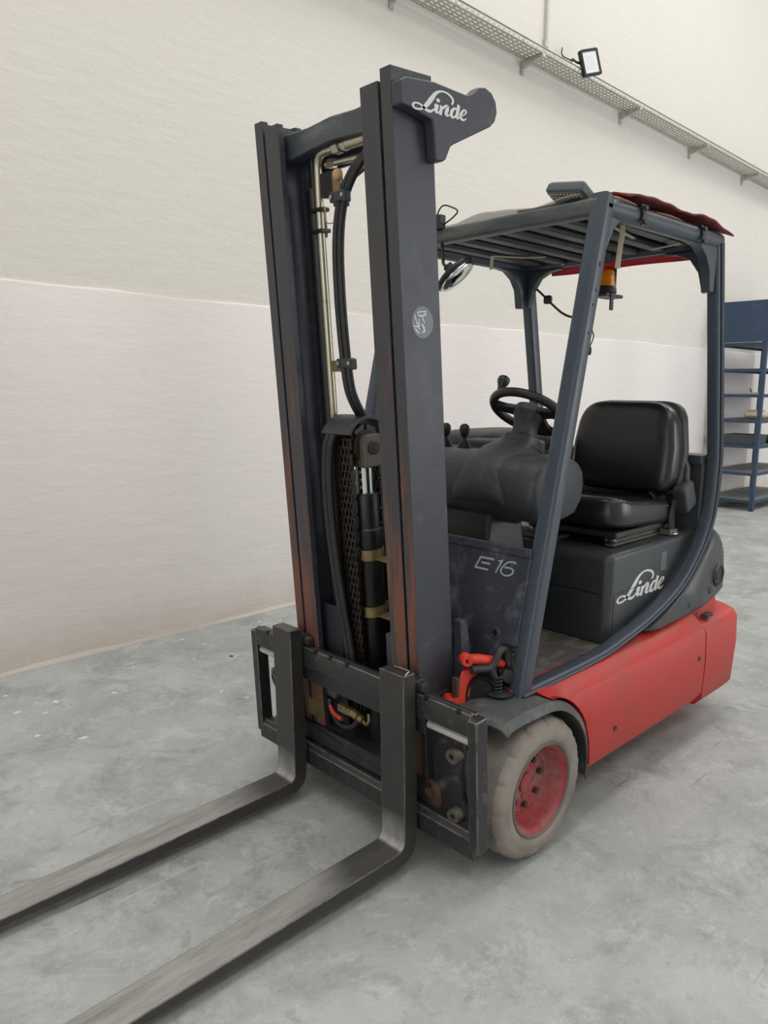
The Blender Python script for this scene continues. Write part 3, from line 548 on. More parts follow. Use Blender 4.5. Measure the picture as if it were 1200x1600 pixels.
# hydraulic fittings behind the plate window
cpart('brass_block', 'brass', lambda b: b.box((-0.06, -0.262, 0.285), (-0.04, -0.185, 0.35)), 0.002)
cpart('casting', 'olive', lambda b: b.superq((-0.075, -0.155, 0.40), (0.02, 0.028, 0.03), 0.5, 0.5, nu=16, nv=8), 0)
def fitting(b):
    b.box((-0.04, -0.075, 0.365), (-0.02, -0.012, 0.39)); b.cyl((-0.03, -0.012, 0.377), (-0.03, 0.018, 0.371), 0.016, 6); b.cyl((-0.03, 0.02, 0.371), (-0.03, 0.04, 0.367), 0.0135, 6)
cpart('hose_fitting', 'brass', fitting, 0.002)
b = MB(fr_car); b.tube(cr([(-0.03, 0.04, 0.366), (-0.025, 0.06, 0.362), (-0.025, 0.075, 0.378), (-0.03, 0.07, 0.40)], 6), 0.0055, 8); b.build('fitting_pipe', 'brass', car, smooth=80)
b = MB(fr_car); b.tube(cr([(-0.055, -0.16, 0.37), (-0.05, -0.14, 0.325), (-0.045, -0.09, 0.30), (-0.045, -0.03, 0.315), (-0.06, 0.0, 0.36)], 6), 0.0105, 10); b.build('carriage_hose', 'rubber', car, smooth=80)
b = MB(fr_car); b.tube(cr([(-0.045, -0.145, 0.352), (-0.04, -0.12, 0.333), (-0.036, -0.075, 0.328)], 5), 0.007, 8); b.build('hose_sleeve', 'redbright', car, smooth=80)
b = MB(fr_car); b.tube(cr([(-0.05, -0.30, 0.30), (-0.05, -0.42, 0.30), (-0.05, -0.478, 0.345), (-0.05, -0.47, 0.385), (-0.05, -0.40, 0.41), (-0.05, -0.30, 0.41)], 6), 0.010, 10); b.build('carriage_hose', 'rubber', car, smooth=80)
cpart('backing_plate', 'dark', lambda b: b.box((-0.125, -0.30, 0.25), (-0.115, 0.30, 0.50)), 0)

# ---- forks (truck frame): L-shaped, tapering blade
for s in (1, -1):
    y0, y1 = (0.2175, 0.3185) if s > 0 else (-0.3185, -0.2175)
    prof = [(0.335, 0.625), (0.383, 0.625), (0.3755, 0.38), (0.3685, 0.105)]
    for i in range(1, 6):
        a = math.pi/2*i/6; r_ = 0.024; prof.append((0.3685+r_-r_*math.cos(a), 0.104-r_*math.sin(a)))
    prof += [(0.40, 0.0795), (0.9, 0.066), (1.45, 0.056), (1.52, 0.052), (1.525, 0.046), (1.45, 0.036), (0.9, 0.030), (0.42, 0.034), (0.375, 0.036)]
    for i in range(1, 5):
        a = math.pi/2*i/5; r_ = 0.06; prof.append((0.375-r_*math.sin(a)*0.95, 0.036+r_-r_*math.cos(a)))
    prof += [(0.316, 0.11), (0.318, 0.2)]
    b = MB(); b.prism(prof, 'y', y0, y1); fk = b.build('fork', 'fork', FL, bevel=0.003, edge='edge')
    b = MB(fr_car); b.box((-0.04, (y0+y1)/2-0.045, 0.56), (0.012, (y0+y1)/2+0.045, 0.595)); b.box((-0.048, (y0+y1)/2-0.045, 0.535), (-0.03, (y0+y1)/2+0.045, 0.59)); b.build('fork_hook', 'black', fk, bevel=0.004)
    b = MB(fr_car); b.cyl((-0.022, y1-0.01, 0.575), (-0.022, y1+0.018, 0.575), 0.017, 14); b.build('fork_lock_pin', 'worn', fk, bevel=0.003)
# scrap of wire lying on the near fork shank top
b = MB(); b.tube(cr([(0.345, 0.245, 0.628), (0.35, 0.29, 0.632), (0.352, 0.312, 0.633), (0.365, 0.316, 0.632), (0.378, 0.318, 0.626)], 4), 0.0022, 6); wr = b.build('wire_scrap', 'steel'); tag(wr, 'bent scrap of bright wire on top of the near fork shank', 'wire')

# ---- wheels
def wheel(sy):
    yo = sy*0.544; Rw = 0.224; c = (0, yo, Rw); ax = (0, -sy, 0)      # height measured inwards
    b = MB(); n = 120; rings = []
    prof = [(0.150, 0.004), (0.158, 0.0), (0.176, -0.001), (0.181, 0.001), (0.196, 0.0015), (0.205, 0.006), (0.2125, 0.014), (0.218, 0.024), (0.2225, 0.04), (0.224, 0.07), (0.224, 0.115), (0.2215, 0.14), (0.214, 0.162), (0.200, 0.17), (0.15, 0.17)]
    for j, (r, h) in enumerate(prof):
        rg = []
        for k in range(n):
            a = 2*math.pi*k/n; q = r
            if 4 <= j <= 8 and k % 8 == 0: q -= (0.002, 0.006, 0.008, 0.007, 0.004)[j-4]
            if 4 <= j <= 7: q += 0.0015*math.sin(k*2.3)+0.001*math.sin(k*5.1)
            rg.append((q*math.cos(a), yo-sy*h, Rw+q*math.sin(a)))
        rings.append(rg)
    b.loft(rings, caps=False); ty = b.build('front_wheel', ['tyre', 'tread'], FL, smooth=50)
    for p in ty.data.polygons:
        if math.hypot(p.center.x, p.center.z-Rw) > 0.2155 and sy*(yo-p.center.y) > 0.02: p.material_index = 1
    b = MB(); b.lathe([(0.150, 0.03), (0.150, 0.004), (0.147, 0.0), (0.142, 0.0), (0.139, 0.004)], c, ax, 64); b.build('rim_ring', 'rimedge', ty)
    b = MB(); b.lathe([(0.141, 0.003), (0.137, 0.010), (0.131, 0.014), (0.126, 0.022), (0.119, 0.050), (0.112, 0.062), (0.104, 0.064), (0.101, 0.058), (0.094, 0.058), (0.091, 0.066), (0.086, 0.070), (0.03, 0.070), (0.028, 0.062), (0.0, 0.062)], c, ax, 64); rim = b.build('rim', 'rim', ty, smooth=30)
    for k in range(7):
        a = 2*math.pi*(k+0.3)/7; q = MB(); y_ = yo-sy*0.07
        q.cyl((0.072*math.cos(a), y_, Rw+0.072*math.sin(a)), (0.072*math.cos(a), y_+sy*0.014, Rw+0.072*math.sin(a)), 0.0095, 6); q.build('wheel_nut', 'rust', ty)
    for k in range(4):
        a = 2*math.pi*(k+0.1)/4; q = MB(); y_ = yo-sy*0.07
        q.cyl((0.045*math.cos(a), y_, Rw+0.045*math.sin(a)), (0.045*math.cos(a), y_+sy*0.004, Rw+0.045*math.sin(a)), 0.006, 8); q.build('hub_screw', 'rimedge', ty)
    b = MB(); b.cyl((0, sy*0.46, Rw), (0, sy*0.15, Rw), 0.09, 24); b.build('axle_hub', 'dark', FL)
wheel(1); wheel(-1)
b = MB(); n = 48
for yy in (-0.1, 0.1):
    b.lathe([(0.1, -0.06), (0.19, -0.065), (0.205, -0.05), (0.205, 0.05), (0.19, 0.065), (0.1, 0.06)], (-1.26, yy, 0.205), (0, 1, 0), n)
b.build('rear_wheel', 'tyre', FL)

# ---- fenders
def fender(s):
    cpts = [(0.205, 0.482), (0.18, 0.494), (0.13, 0.500), (0.055, 0.500), (-0.045, 0.494), (-0.118, 0.471), (-0.188, 0.422), (-0.243, 0.356), (-0.272, 0.272), (-0.277, 0.165)]
    cs = cr([(x, 0, z) for x, z in cpts], 5); b = MB(); rg = []
    for i, p in enumerate(cs):
        t = (cs[min(i+1, len(cs)-1)]-cs[max(i-1, 0)]).normalized(); nn = Vector((-t.z, 0, t.x)); nn = -nn if nn.z < 0 or (abs(nn.z) < 0.3 and nn.x > 0) else nn
        o_, i_ = p, p-nn*0.008; l_ = p-nn*0.028
        rg.append([(o_.x, s*0.31, o_.z), (o_.x, s*0.53, o_.z), (l_.x, s*0.546, l_.z), (l_.x, s*0.538, l_.z), (i_.x, s*0.525, i_.z), (i_.x, s*0.31, i_.z)])
    b.loft(rg); return b.build('fender', 'fender', FL, bevel=0.002)
fender(1); fender(-1)

# ---- red chassis sides
def side_panel(s):
    # grid along x with cross-section: vertical side and a chamfer rising to the sill
    arch = lambda x: 0.165 if x < -0.287 else 0.222+math.sqrt(max(0, 0.285**2-x*x))
    xs_ = [-0.05, -0.08, -0.11, -0.14, -0.17, -0.20, -0.225, -0.25, -0.27, -0.28, -0.286, -0.2875, -0.45, -0.7, -0.95, -1.155]
    b = MB(); rg = []
    for x in xs_:
        zb = min(arch(x), 0.498) if x > -0.2872 else 0.165-0.006*(-x-0.28)
        top = 0.505+0.028*max(0, (-x-0.5)/0.65)**1.3; zs = min(0.47, top-0.03)
        zc = max(zb, 0.455); zc2 = max(zb, min(0.478, top))
        y_low = 0.512
        rg.append([(x, s*0.40, zb), (x, s*(0.505 if zb < 0.25 else 0.53), zb), (x, s*0.53, max(zb, 0.20)), (x, s*0.533, max(zb, 0.34)), (x, s*0.528, zc), (x, s*0.515, zc2), (x, s*0.455, max(zb, top)+0.004), (x, s*0.40, max(zb, top)+0.004)])
    b.loft(rg); o = b.build('side_panel', 'redside', FL, smooth=40, bevel=0.0)
    for x, z in ((-0.445, 0.275), (-1.10, 0.36)):
        q = MB(); q.lathe([(0.0, 0.001), (0.010, 0.001), (0.010, -0.006)], (x, s*0.5335, z), (0, s, 0), 14); q.build('panel_bolt', 'rust' if x > -1 else 'dark', o)
    return o
side_panel(1); side_panel(-1)
# counterweight: rounded in plan
def plan_ring(z, hy, xb, xf, r, inset=0.0):
    pts = []; hy -= inset; xb += inset; k = 7
    for i in range(k+1): a = math.pi/2*i/k; pts.append((xb+r-r*math.sin(a)*1.0, hy-r+r*math.cos(a), z))
    pts = [(xf, hy, z)] + pts
    return pts + [(x, -y, z) for x, y, _ in reversed(pts)]
b = MB()
rings = [plan_ring(0.135, 0.50, -1.57, -1.16, 0.16), plan_ring(0.17, 0.53, -1.595, -1.16, 0.17), plan_ring(0.34, 0.535, -1.61, -1.16, 0.17), plan_ring(0.45, 0.53, -1.61, -1.16, 0.17), plan_ring(0.472, 0.518, -1.60, -1.16, 0.16), plan_ring(0.485, 0.492, -1.575, -1.16, 0.15), plan_ring(0.49, 0.455, -1.53, -1.16, 0.13), plan_ring(0.61, 0.44, -1.50, -1.16, 0.12)]
b.loft(rings); cw = b.build('counterweight', 'redside', FL, smooth=50)
b = MB(); b.box((-1.27, 0.476, 0.497), (-1.215, 0.505, 0.512)); b.build('latch_plate', 'rust', cw, bevel=0.002)
# dark chassis core, belly and the floor of the step
b = MB(); b.box((-1.17, -0.40, 0.14), (-0.29, 0.40, 0.47)); b.box((-0.29, -0.30, 0.16), (0.06, 0.30, 0.44)); b.build('chassis_core', 'dark', FL, bevel=0.004)
b = MB(); b.box((-0.66, -0.42, 0.47), (-0.03, 0.42, 0.49)); st = b.build('step_floor', 'floorplate', FL, bevel=0.003)
b = MB(); b.box((-0.62, -0.36, 0.49), (-0.06, 0.385, 0.496)); b.build('floor_mat', 'floorplate', st, bevel=0.003)
b = MB(); b.sweep([(-0.05, 0.40, 0.496), (-0.60, 0.40, 0.50)], 0.014, 0.02); b.build('step_trim', 'steel', st)

# ---- rear cover (dark quarter panels around the counterweight)
def ring_rc(z, hy, xb, xf, r): return plan_ring(z, hy, xb, xf, r)
b = MB()
def qpanel(s):
    # side quarter panel, outline in XZ, slightly bulged
    low = [(-0.76, 0.534), (-0.82, 0.522), (-1.0, 0.526), (-1.216, 0.535), (-1.30, 0.548), (-1.38, 0.568), (-1.43, 0.586)]
    upc = [(-0.76, 0.548), (-0.86, 0.574), (-0.96, 0.606), (-1.06, 0.648), (-1.16, 0.718), (-1.24, 0.795), (-1.285, 0.86)]
    back = [(-1.30, 0.862), (-1.345, 0.835), (-1.385, 0.795), (-1.41, 0.75), (-1.422, 0.69), (-1.428, 0.63)]
    poly = low + list(reversed(back)) + list(reversed(upc))
    b = MB(); n = len(poly); cx_ = sum(p[0] for p in poly)/n; cz_ = sum(p[1] for p in poly)/n
    def rg(y, k): return [(cx_+(x-cx_)*k, s*y, cz_+(z-cz_)*k) for x, z in poly]
    b.loft([rg(0.30, 1.0), rg(0.455, 1.0), rg(0.470, 0.985), rg(0.477, 0.96), rg(0.480, 0.9)])
    o = b.build('rear_quarter_panel', 'hood', FL, smooth=50)
    q = MB(); q.lathe([(0.052, -0.003), (0.048, 0.006), (0.042, 0.008), (0.037, 0.004), (0.034, 0.0015), (0.022, 0.001), (0.018, 0.004), (0.0, 0.004)], (-1.352, s*0.480, 0.655), (0, s, 0), 32); q.build('tow_recess', 'rubber', o)
    q = MB(); q.lathe([(0.016, 0.0), (0.014, 0.003), (0.006, 0.004), (0.0, 0.002)], (-1.285, s*0.480, 0.60), (0, s, 0), 18); q.build('panel_plug', 'plastic', o)
    q = MB(); q.lathe([(0.010, 0.0), (0.008, 0.004), (0.0, 0.005)], (-1.09, s*0.479, 0.575), (0, s, 0), 14); q.build('panel_screw', 'plastic', o)
    return o
qpanel(1); qpanel(-1)
b = MB(); b.loft([plan_ring(0.60, 0.43, -1.425, -1.26, 0.15), plan_ring(0.80, 0.43, -1.415, -1.26, 0.15), plan_ring(0.85, 0.42, -1.38, -1.26, 0.12)]); b.build('rear_cover', 'hood', FL, smooth=50)
# upright panel behind the seat
b = MB(); b.box((-1.36, -0.43, 0.84), (-1.275, 0.415, 1.15)); b.box((-1.37, -0.43, 1.125), (-1.255, 0.415, 1.165)); rp = b.build('seat_bulkhead', 'hood', FL, bevel=0.008, seg=3)

# ---- battery hood
def hood():
    b = MB()
    def sec(x, ztop, hy, rc):      # arch section
        pts = []
        for yy, zz in ((hy, 0.50), (hy, ztop-rc)): pts.append((x, yy, zz))
        for i in range(1, 6): a = math.pi/2*i/6; pts.append((x, hy-rc+rc*math.cos(a), ztop-rc+rc*math.sin(a)))
        pts.append((x, hy-rc, ztop))
        return pts + [(x_, -y, z) for x_, y, z in reversed(pts)]
    rings = []
    for i in range(7):
        a = math.pi/2*i/6; r_ = 0.035
        rings.append(sec(-0.605-r_+r_*math.cos(a)-0.0, 0.837-r_+r_*math.sin(a), 0.392-r_+r_*math.sin(a), 0.022))
    rings.append(sec(-0.9, 0.840, 0.392, 0.022)); rings.append(sec(-1.28, 0.845, 0.392, 0.022))
    b.loft(rings); return b.build('battery_hood', 'hood', FL, smooth=45)
hd_ = hood()
b = MB(); b.box((-0.9, 0.389, 0.684), (-0.64, 0.3928, 0.6865)); b.box((-0.6415, 0.389, 0.52), (-0.6385, 0.3928, 0.686)); b.box((-0.607, -0.35, 0.684), (-0.604, 0.36, 0.687)); b.build('hood_seam', 'dark', hd_)
b = MB(); strokes(b, LOGO, lambda u, v, h: (-0.663-u*3.95e-4, 0.3926+h*4e-5, 0.643+v*2.4e-4)); b.build('hood_lettering', 'white', hd_, label='white script lettering')
b = MB(); b.box((-1.045, 0.391, 0.715), (-0.998, 0.3935, 0.79)); b.build('hood_sticker', 'sticker', hd_, bevel=0.001)
b = MB(); b.box((-0.80, -0.30, 0.836), (-0.66, 0.10, 0.852)); b.build('hood_tray', 'floorplate', hd_, bevel=0.006)

# ---- front cowl with number
def fr_cowl(p):              # (out, y, up along the slanted plate)
    a = math.atan(0.225); return Vector((0.040+p[0]*math.cos(a)-p[2]*math.sin(a), p[1], 0.44+p[0]*math.sin(a)+p[2]*math.cos(a)))
b = MB(fr_cowl); b.loft([[(d_, y_, t_) for y_, t_ in ((-0.42, 0.0), (0.33, 0.0), (0.34, 0.17), (0.365, 0.205), (0.42, 0.21), (0.42, 0.505), (-0.42, 0.505))] for d_ in (-0.03, 0.0)]); b.box((-0.07, -0.42, 0.485), (0.004, 0.42, 0.515)); cowl = b.build('front_cowl', 'cowl', FL, bevel=0.005)
b = MB(fr_cowl)
E16 = unskew([[(257, 162, 36), (160, 392, 36)], [(250, 182, 40), (525, 232, 40)], [(278, 290, 40), (462, 322, 40)], [(160, 386, 40), (432, 438, 40)],
       [(612, 262, 28), (700, 252, 34)], [(692, 246, 34), (592, 492, 24)],
       [(968, 308, 40), (900, 280, 32), (800, 290, 28), (725, 365, 28), (692, 450, 28), (735, 518, 28), (830, 550, 30), (912, 512, 30), (932, 450, 30), (872, 402, 30), (755, 384, 34)]], 0.195, 155, 385)
strokes(b, E16, lambda u, v, h: (0.0008+h*3e-5, 0.211+u*1.96e-4, 0.425+v*1.62e-4)); b.build('model_number', 'greyprint', cowl, label='grey number lettering')
b = MB(fr_cowl); b.lathe([(0.02, 0), (0.018, 0.004), (0.012, 0.005), (0.01, 0.0), (0, 0)], (0.0, 0.335, 0.235), (1, 0, 0), 20); b.build('cowl_plug', 'plastic', cowl)
# tapered mast support fins
for s in (1, -1):
    b = MB(); pl = [(0.135, 0.45), (0.075, 0.45), (0.105, 0.735), (0.135, 0.735)]
    b.loft([[(x, s*(0.285 if z > 0.6 else 0.27), z) for x, z in pl], [(x, s*(0.315 if z > 0.6 else 0.345), z) for x, z in pl]]); b.build('mast_support', 'cowl', FL, bevel=0.005)
# red drive housing and the foot brake linkage in the opening under the cowl
b = MB(); pl = [(0.177, 0.600), (0.13, 0.596), (0.10, 0.57), (0.09, 0.53), (0.095, 0.49), (0.155, 0.478), (0.20, 0.50), (0.212, 0.531)]
b.loft([[(x-0.04, 0.325, z-0.015) for x, z in pl], [(x, 0.36, z) for x, z in pl]]); rd = b.build('drive_housing', 'redbright', FL, bevel=0.008, seg=3)
b = MB(); b.tube([(0.150, 0.352, 0.628), (0.11, 0.366, 0.622), (0.05, 0.385, 0.605), (0.02, 0.39, 0.59)], [0.016, 0.017, 0.016, 0.012], 12); b.build('housing_arm', 'redbright', rd, bevel=0.0)
b = MB(); b.lathe([(0.007, 0.0), (0.017, 0.0), (0.019, 0.004), (0.019, 0.03)], (0.158, 0.366, 0.627), (-0.5, -0.85, 0), 18); b.build('pivot_eye', 'redbright', rd)
b = MB(); b.lathe([(0.007, 0.0), (0.016, 0.0), (0.018, 0.004), (0.018, 0.05)], (0.215, 0.36, 0.505), (-0.5, -0.85, 0), 18); b.build('pivot_eye', 'redbright', rd)
b = MB(); b.lathe([(0.0, -0.012), (0.040, -0.008), (0.044, 0.0), (0.052, 0.002), (0.054, -0.004), (0.054, -0.06)], (0.112, 0.385, 0.518), (0.5, 0.86, 0.08), 30); b.build('housing_disc', 'dark', rd)
b = MB(); b.box((0.192, 0.345, 0.525), (0.206, 0.366, 0.585)); b.build('housing_pad', 'rust', rd, bevel=0.003)
b = MB(); b.tube(cr([(0.155, 0.378, 0.602), (0.12, 0.388, 0.60), (0.088, 0.395, 0.597), (0.068, 0.40, 0.615), (0.052, 0.40, 0.638), (0.032, 0.40, 0.644), (0.012, 0.40, 0.628), (0.0, 0.40, 0.585)], 6), 0.012, 10); b.tube([(0.09, 0.395, 0.597), (0.068, 0.40, 0.56)], 0.012, 10); lk = b.build('brake_linkage', 'black', FL, smooth=60)
b = MB(); b.tube([(0.062+0.014*math.cos(a*0.9), 0.405+0.014*math.sin(a*0.9), 0.518+0.0016*a) for a in range(0, 32)], 0.0035, 6); b.build('return_spring', 'black', lk, smooth=80)
b = MB(); b.lathe([(0.0, 0.506), (0.038, 0.506), (0.042, 0.511), (0.026, 0.517), (0.0, 0.518)], (0.05, 0.405, 0), (0, 0, 1), 20); b.build('spring_plate', 'worn', lk)
b = MB(); b.lathe([(0.0, 0.0), (0.02, 0.0), (0.022, 0.004), (0.022, 0.03)], (0.025, 0.42, 0.558), (-0.4, -0.9, 0), 16); b.build('linkage_boss', 'worn', lk)
b = MB(); b.box((-0.03, 0.355, 0.50), (0.005, 0.42, 0.625)); b.build('linkage_block', 'black', lk, bevel=0.004)
b = MB(); b.box((-0.02, 0.39, 0.502), (0.03, 0.43, 0.514)); b.build('linkage_foot', 'redbright', lk, bevel=0.003)

# ---- steering console
b = MB(); pc = [(-0.485, 1.11), (-0.475, 1.155), (-0.445, 1.188), (-0.40, 1.205), (-0.28, 1.212), (-0.215, 1.20), (-0.175, 1.165), (-0.16, 1.11), (-0.168, 1.05), (-0.20, 1.005), (-0.26, 0.985), (-0.36, 0.985), (-0.43, 1.0), (-0.47, 1.045)]
cpx, cpz = -0.32, 1.095
def cring(y, k): return [(cpx+(x-cpx)*k, y, cpz+(z-cpz)*k) for x, z in pc]
b.loft([cring(-0.36, 0.85), cring(-0.345, 0.96), cring(-0.32, 1.0), cring(0.27, 1.0), cring(0.295, 0.992), cring(0.317, 0.968), cring(0.335, 0.93), cring(0.346, 0.88), cring(0.35, 0.82)]); con = b.build('steering_console', 'plastic', FL, smooth=50)
b = MB(); b.loft([[(-0.46, -0.25, 0.49), (-0.10, -0.25, 0.49), (-0.10, 0.18, 0.49), (-0.46, 0.18, 0.49)], [(-0.40, -0.22, 1.02), (-0.22, -0.22, 1.02), (-0.22, 0.14, 1.02), (-0.40, 0.14, 1.02)]]); b.build('console_pedestal', 'rubber', FL, bevel=0.02, seg=3)
# column shroud blending out of the console
def colring(c, hx, hy, ax, r=0.3):
    ax = Vector(ax).normalized(); yv = Vector((0, 1, 0)); xv = yv.cross(ax).normalized(); out = []
    for k in range(24):
        a = 2*math.pi*k/24; sp = lambda v, e: math.copysign(abs(v)**e, v)
        out.append(tuple(Vector(c)+xv*hx*sp(math.cos(a), 0.55)+yv*hy*sp(math.sin(a), 0.55)))
    return out
b = MB(); ax = (-0.35, 0, 1)
b.loft([colring((-0.215, 0.12, 1.015), 0.085, 0.125, (-0.7, 0, 1)), colring((-0.225, 0.12, 1.05), 0.105, 0.122, (-0.7, 0, 1)), colring((-0.275, 0.122, 1.12), 0.118, 0.108, (-0.7, 0, 1)), colring((-0.35, 0.118, 1.185), 0.10, 0.086, (-0.6, 0, 1)), colring((-0.43, 0.105, 1.228), 0.066, 0.066, (-0.5, 0, 1))])
b.build('column_shroud', 'plastic', con, smooth=60)
b = MB(); b.loft([colring((-0.425, 0.106, 1.218), 0.073, 0.073, (-0.45, 0, 1)), colring((-0.445, 0.10, 1.25), 0.060, 0.060, (-0.4, 0, 1)), colring((-0.452, 0.098, 1.262), 0.048, 0.048, ax)]); b.build('column_collar', 'plastic', con, smooth=60)
SWC = Vector((-0.492, 0.09, 1.345)); SA = math.radians(33)
SN = Vector((-math.sin(SA), 0, math.cos(SA))); E1 = Vector((0, 1, 0)); E2 = Vector((math.cos(SA), 0, math.sin(SA)))
b = MB(); b.loft([colring((-0.452, 0.098, 1.258), 0.040, 0.040, ax), colring((-0.47, 0.095, 1.30), 0.040, 0.038, ax), colring(tuple(SWC-SN*0.02), 0.048, 0.046, tuple(SN))]); b.build('column_neck', 'plastic', con, smooth=60)
b = MB(); RS = 0.138
b.tube([SWC+(E1*math.cos(2*math.pi*k/56)+E2*math.sin(2*math.pi*k/56))*RS for k in range(56)], 0.0165, 14, closed=True)
sw = b.build('steering_wheel', 'rubber', FL, smooth=80)
b = MB(); b.lathe([(0.0, -0.03), (0.045, -0.03), (0.056, -0.012), (0.054, 0.012), (0.04, 0.02), (0.0, 0.022)], SWC, SN, 28); b.build('wheel_hub', 'plastic', sw)
DL = (E2*0.76-E1*0.65).normalized()
for dr, wd in ((E1, 0.03), (-E1*0.9+E2*0.35, 0.03), (-E2, 0.045)):
    dr = dr.normalized(); pr = SN.cross(dr); q = MB()
    q.loft([[tuple(SWC+dr*r_+pr*w_*a_+SN*h_) for a_, h_ in ((1, -0.012), (1, 0.008), (-1, 0.008), (-1, -0.012))] for r_, w_ in ((0.03, wd*1.1), (0.09, wd*0.8), (0.135, wd*1.05))]); q.build('wheel_spoke', 'rubber', sw, bevel=0.006, seg=3)
kp = SWC+DL*0.128
b = MB(); b.lathe([(0.0, 0.005), (0.013, 0.006), (0.012, 0.025), (0.014, 0.042), (0.021, 0.056), (0.0235, 0.068), (0.021, 0.079), (0.012, 0.085), (0.0, 0.086)], kp, (SN+Vector((0, 0.1, 0.5))).normalized(), 22); b.build('steering_knob', 'vinyl', sw, smooth=80)
# hydraulic levers on their pod
b = MB(); b.loft([[(-0.62, -0.40, 1.05), (-0.28, -0.40, 1.05), (-0.28, -0.02, 1.05), (-0.62, -0.02, 1.05)], [(-0.60, -0.38, 1.205), (-0.33, -0.38, 1.20), (-0.33, -0.05, 1.20), (-0.60, -0.05, 1.205)]]); pod = b.build('lever_pod', 'plastic', FL, bevel=0.015, seg=3)
for (x, y) in ((-0.40, -0.14), (-0.40, -0.235)):
    b = MB(); pf = [(0.035, 0.0)]
    for i in range(5): pf += [(0.034-0.0045*i, 0.002+0.008*i), (0.027-0.004*i, 0.007+0.008*i)]
    b.lathe(pf, (x, y, 1.198), (0, 0, 1), 20); lv = b.build('control_lever', 'rubber', FL, smooth=50)
    b = MB(); b.cyl((x, y, 1.233), (x, y, 1.258), 0.007, 10); b.lathe([(0.009, 0.0), (0.016, 0.012), (0.02, 0.03), (0.018, 0.043), (0.009, 0.051), (0.0, 0.052)], (x, y, 1.246), (0, 0, 1), 20); b.build('lever_knob', 'rubber', lv, smooth=80)
# armrest / instrument cover on the far side
b = MB(); b.superq((-0.80, -0.30, 1.205), (0.25, 0.17, 0.055), 0.55, 0.4); b.build('armrest_cover', 'plastic', FL, smooth=80)
b = MB(); b.superq((-0.60, -0.10, 1.19), (0.11, 0.14, 0.045), 0.3, 0.3); b.build('instrument_box', 'plastic', FL, smooth=60)
b = MB(); b.box((-0.98, -0.42, 0.84), (-0.55, -0.33, 1.16)); b.build('side_console', 'plastic', FL, bevel=0.015)
b = MB(); b.lathe([(0.016, 0), (0.018, 0.02), (0.012, 0.028), (0, 0.028)], (-0.52, 0.17, 1.165), (0.3, 0.3, 1), 18); b.build('emergency_button', 'redbutton', con)

# ---- seat
SY = 0.145
seat = empty('driver_seat', (0, 0, 0)); seat.parent = FL
R_ = Matrix.Rotation(math.radians(-4), 3, 'Y')
def cush(p):
    x, y, z = p
    if z > 0: z += 0.012*(abs(y)/0.22)**2 + (0.02 if x > 0.1 else 0.0)*max(0, (x-0.1)/0.12) - 0.01
    return (x, y, z)
b = MB(); b.superq((-0.905, SY, 0.955), (0.245, 0.228, 0.062), 0.45, 0.32, R_, 48, 20, cush); b.build('seat_cushion', 'vinyl', seat, smooth=80)
R2 = Matrix.Rotation(math.radians(-8), 3, 'Y')
def backf(p):
    x, y, z = p
    k = 1-0.16*max(0, (z+0.02)/0.19)**2
    y *= k
    if x > 0: x -= 0.028*math.cos(min(1, abs(y)/0.2)*math.pi/2)*0.6
    return (x, y, z)
b = MB(); b.superq((-1.13, SY, 1.195), (0.075, 0.232, 0.188), 0.34, 0.42, R2, 48, 24, backf); b.build('seat_backrest', 'vinyl', seat, smooth=80)
b = MB(); b.superq((-1.185, SY, 1.19), (0.03, 0.238, 0.195), 0.25, 0.3, R2, 40, 16, lambda p: (p[0], p[1]*(1-0.14*max(0, (p[2]+0.02)/0.19)**2), p[2])); b.build('backrest_shell', 'plastic', seat, smooth=60)
b = MB(); b.box((-1.12, SY-0.20, 0.872), (-0.72, SY+0.20, 0.90)); b.build('seat_pan', 'black', seat, bevel=0.008)
for s in (1, -1):
    b = MB(); b.box((-1.22, SY+s*0.17-0.018, 0.843), (-0.72, SY+s*0.17+0.018, 0.853)); b.box((-1.20, SY+s*0.17-0.012, 0.853), (-0.74, SY+s*0.17+0.012, 0.874)); b.build('seat_rail', 'olive', seat, bevel=0.002)
    b = MB(); b.cyl((-0.735, SY+s*0.17-0.012, 0.866), (-0.72, SY+s*0.17-0.012, 0.866), 0.008, 8); b.cyl((-0.735, SY+s*0.17+0.012, 0.866), (-0.72, SY+s*0.17+0.012, 0.866), 0.008, 8); b.build('rail_bolt', 'steel', seat)
b = MB(); b.superq((-1.17, SY+0.245, 1.0), (0.045, 0.03, 0.06), 0.3, 0.3, Matrix.Rotation(math.radians(25), 3, 'Y')); b.build('belt_reel', 'plastic', seat, smooth=60)
b = MB(); b.sweep([(-1.12, SY+0.235, 0.99), (-1.11, SY+0.225, 0.93), (-1.125, SY+0.222, 0.86)], 0.048, 0.006); b.build('seat_belt', 'belt', seat)
b = MB(); b.sweep([(-1.19, SY+0.20, 1.20), (-1.19, SY+0.238, 1.12), (-1.18, SY+0.245, 1.05)], 0.03, 0.02); b.build('belt_strap', 'plastic', seat)
b = MB(); b.box((-1.15, SY+0.19, 0.846), (-1.09, SY+0.235, 0.868)); b.tube(cr([(-1.14, SY+0.215, 0.856), (-1.14, SY+0.245, 0.852), (-1.10, SY+0.245, 0.852), (-1.10, SY+0.215, 0.856)], 4), 0.004, 6); b.build('belt_anchor', 'steel', seat)
b = MB(); b.superq((-0.98, SY+0.205, 0.985), (0.022, 0.012, 0.012), 0.7, 0.7, nu=14, nv=8); b.build('torn_foam', 'foam', seat)
b = MB(); vs = []
for i in range(7):
    for j in range(5): vs.append((-1.00-0.018*i, SY+0.17+0.014*j, 1.02+0.012*math.sin(i*1.1+j)-0.016*j+0.006*math.cos(i*2.0)))
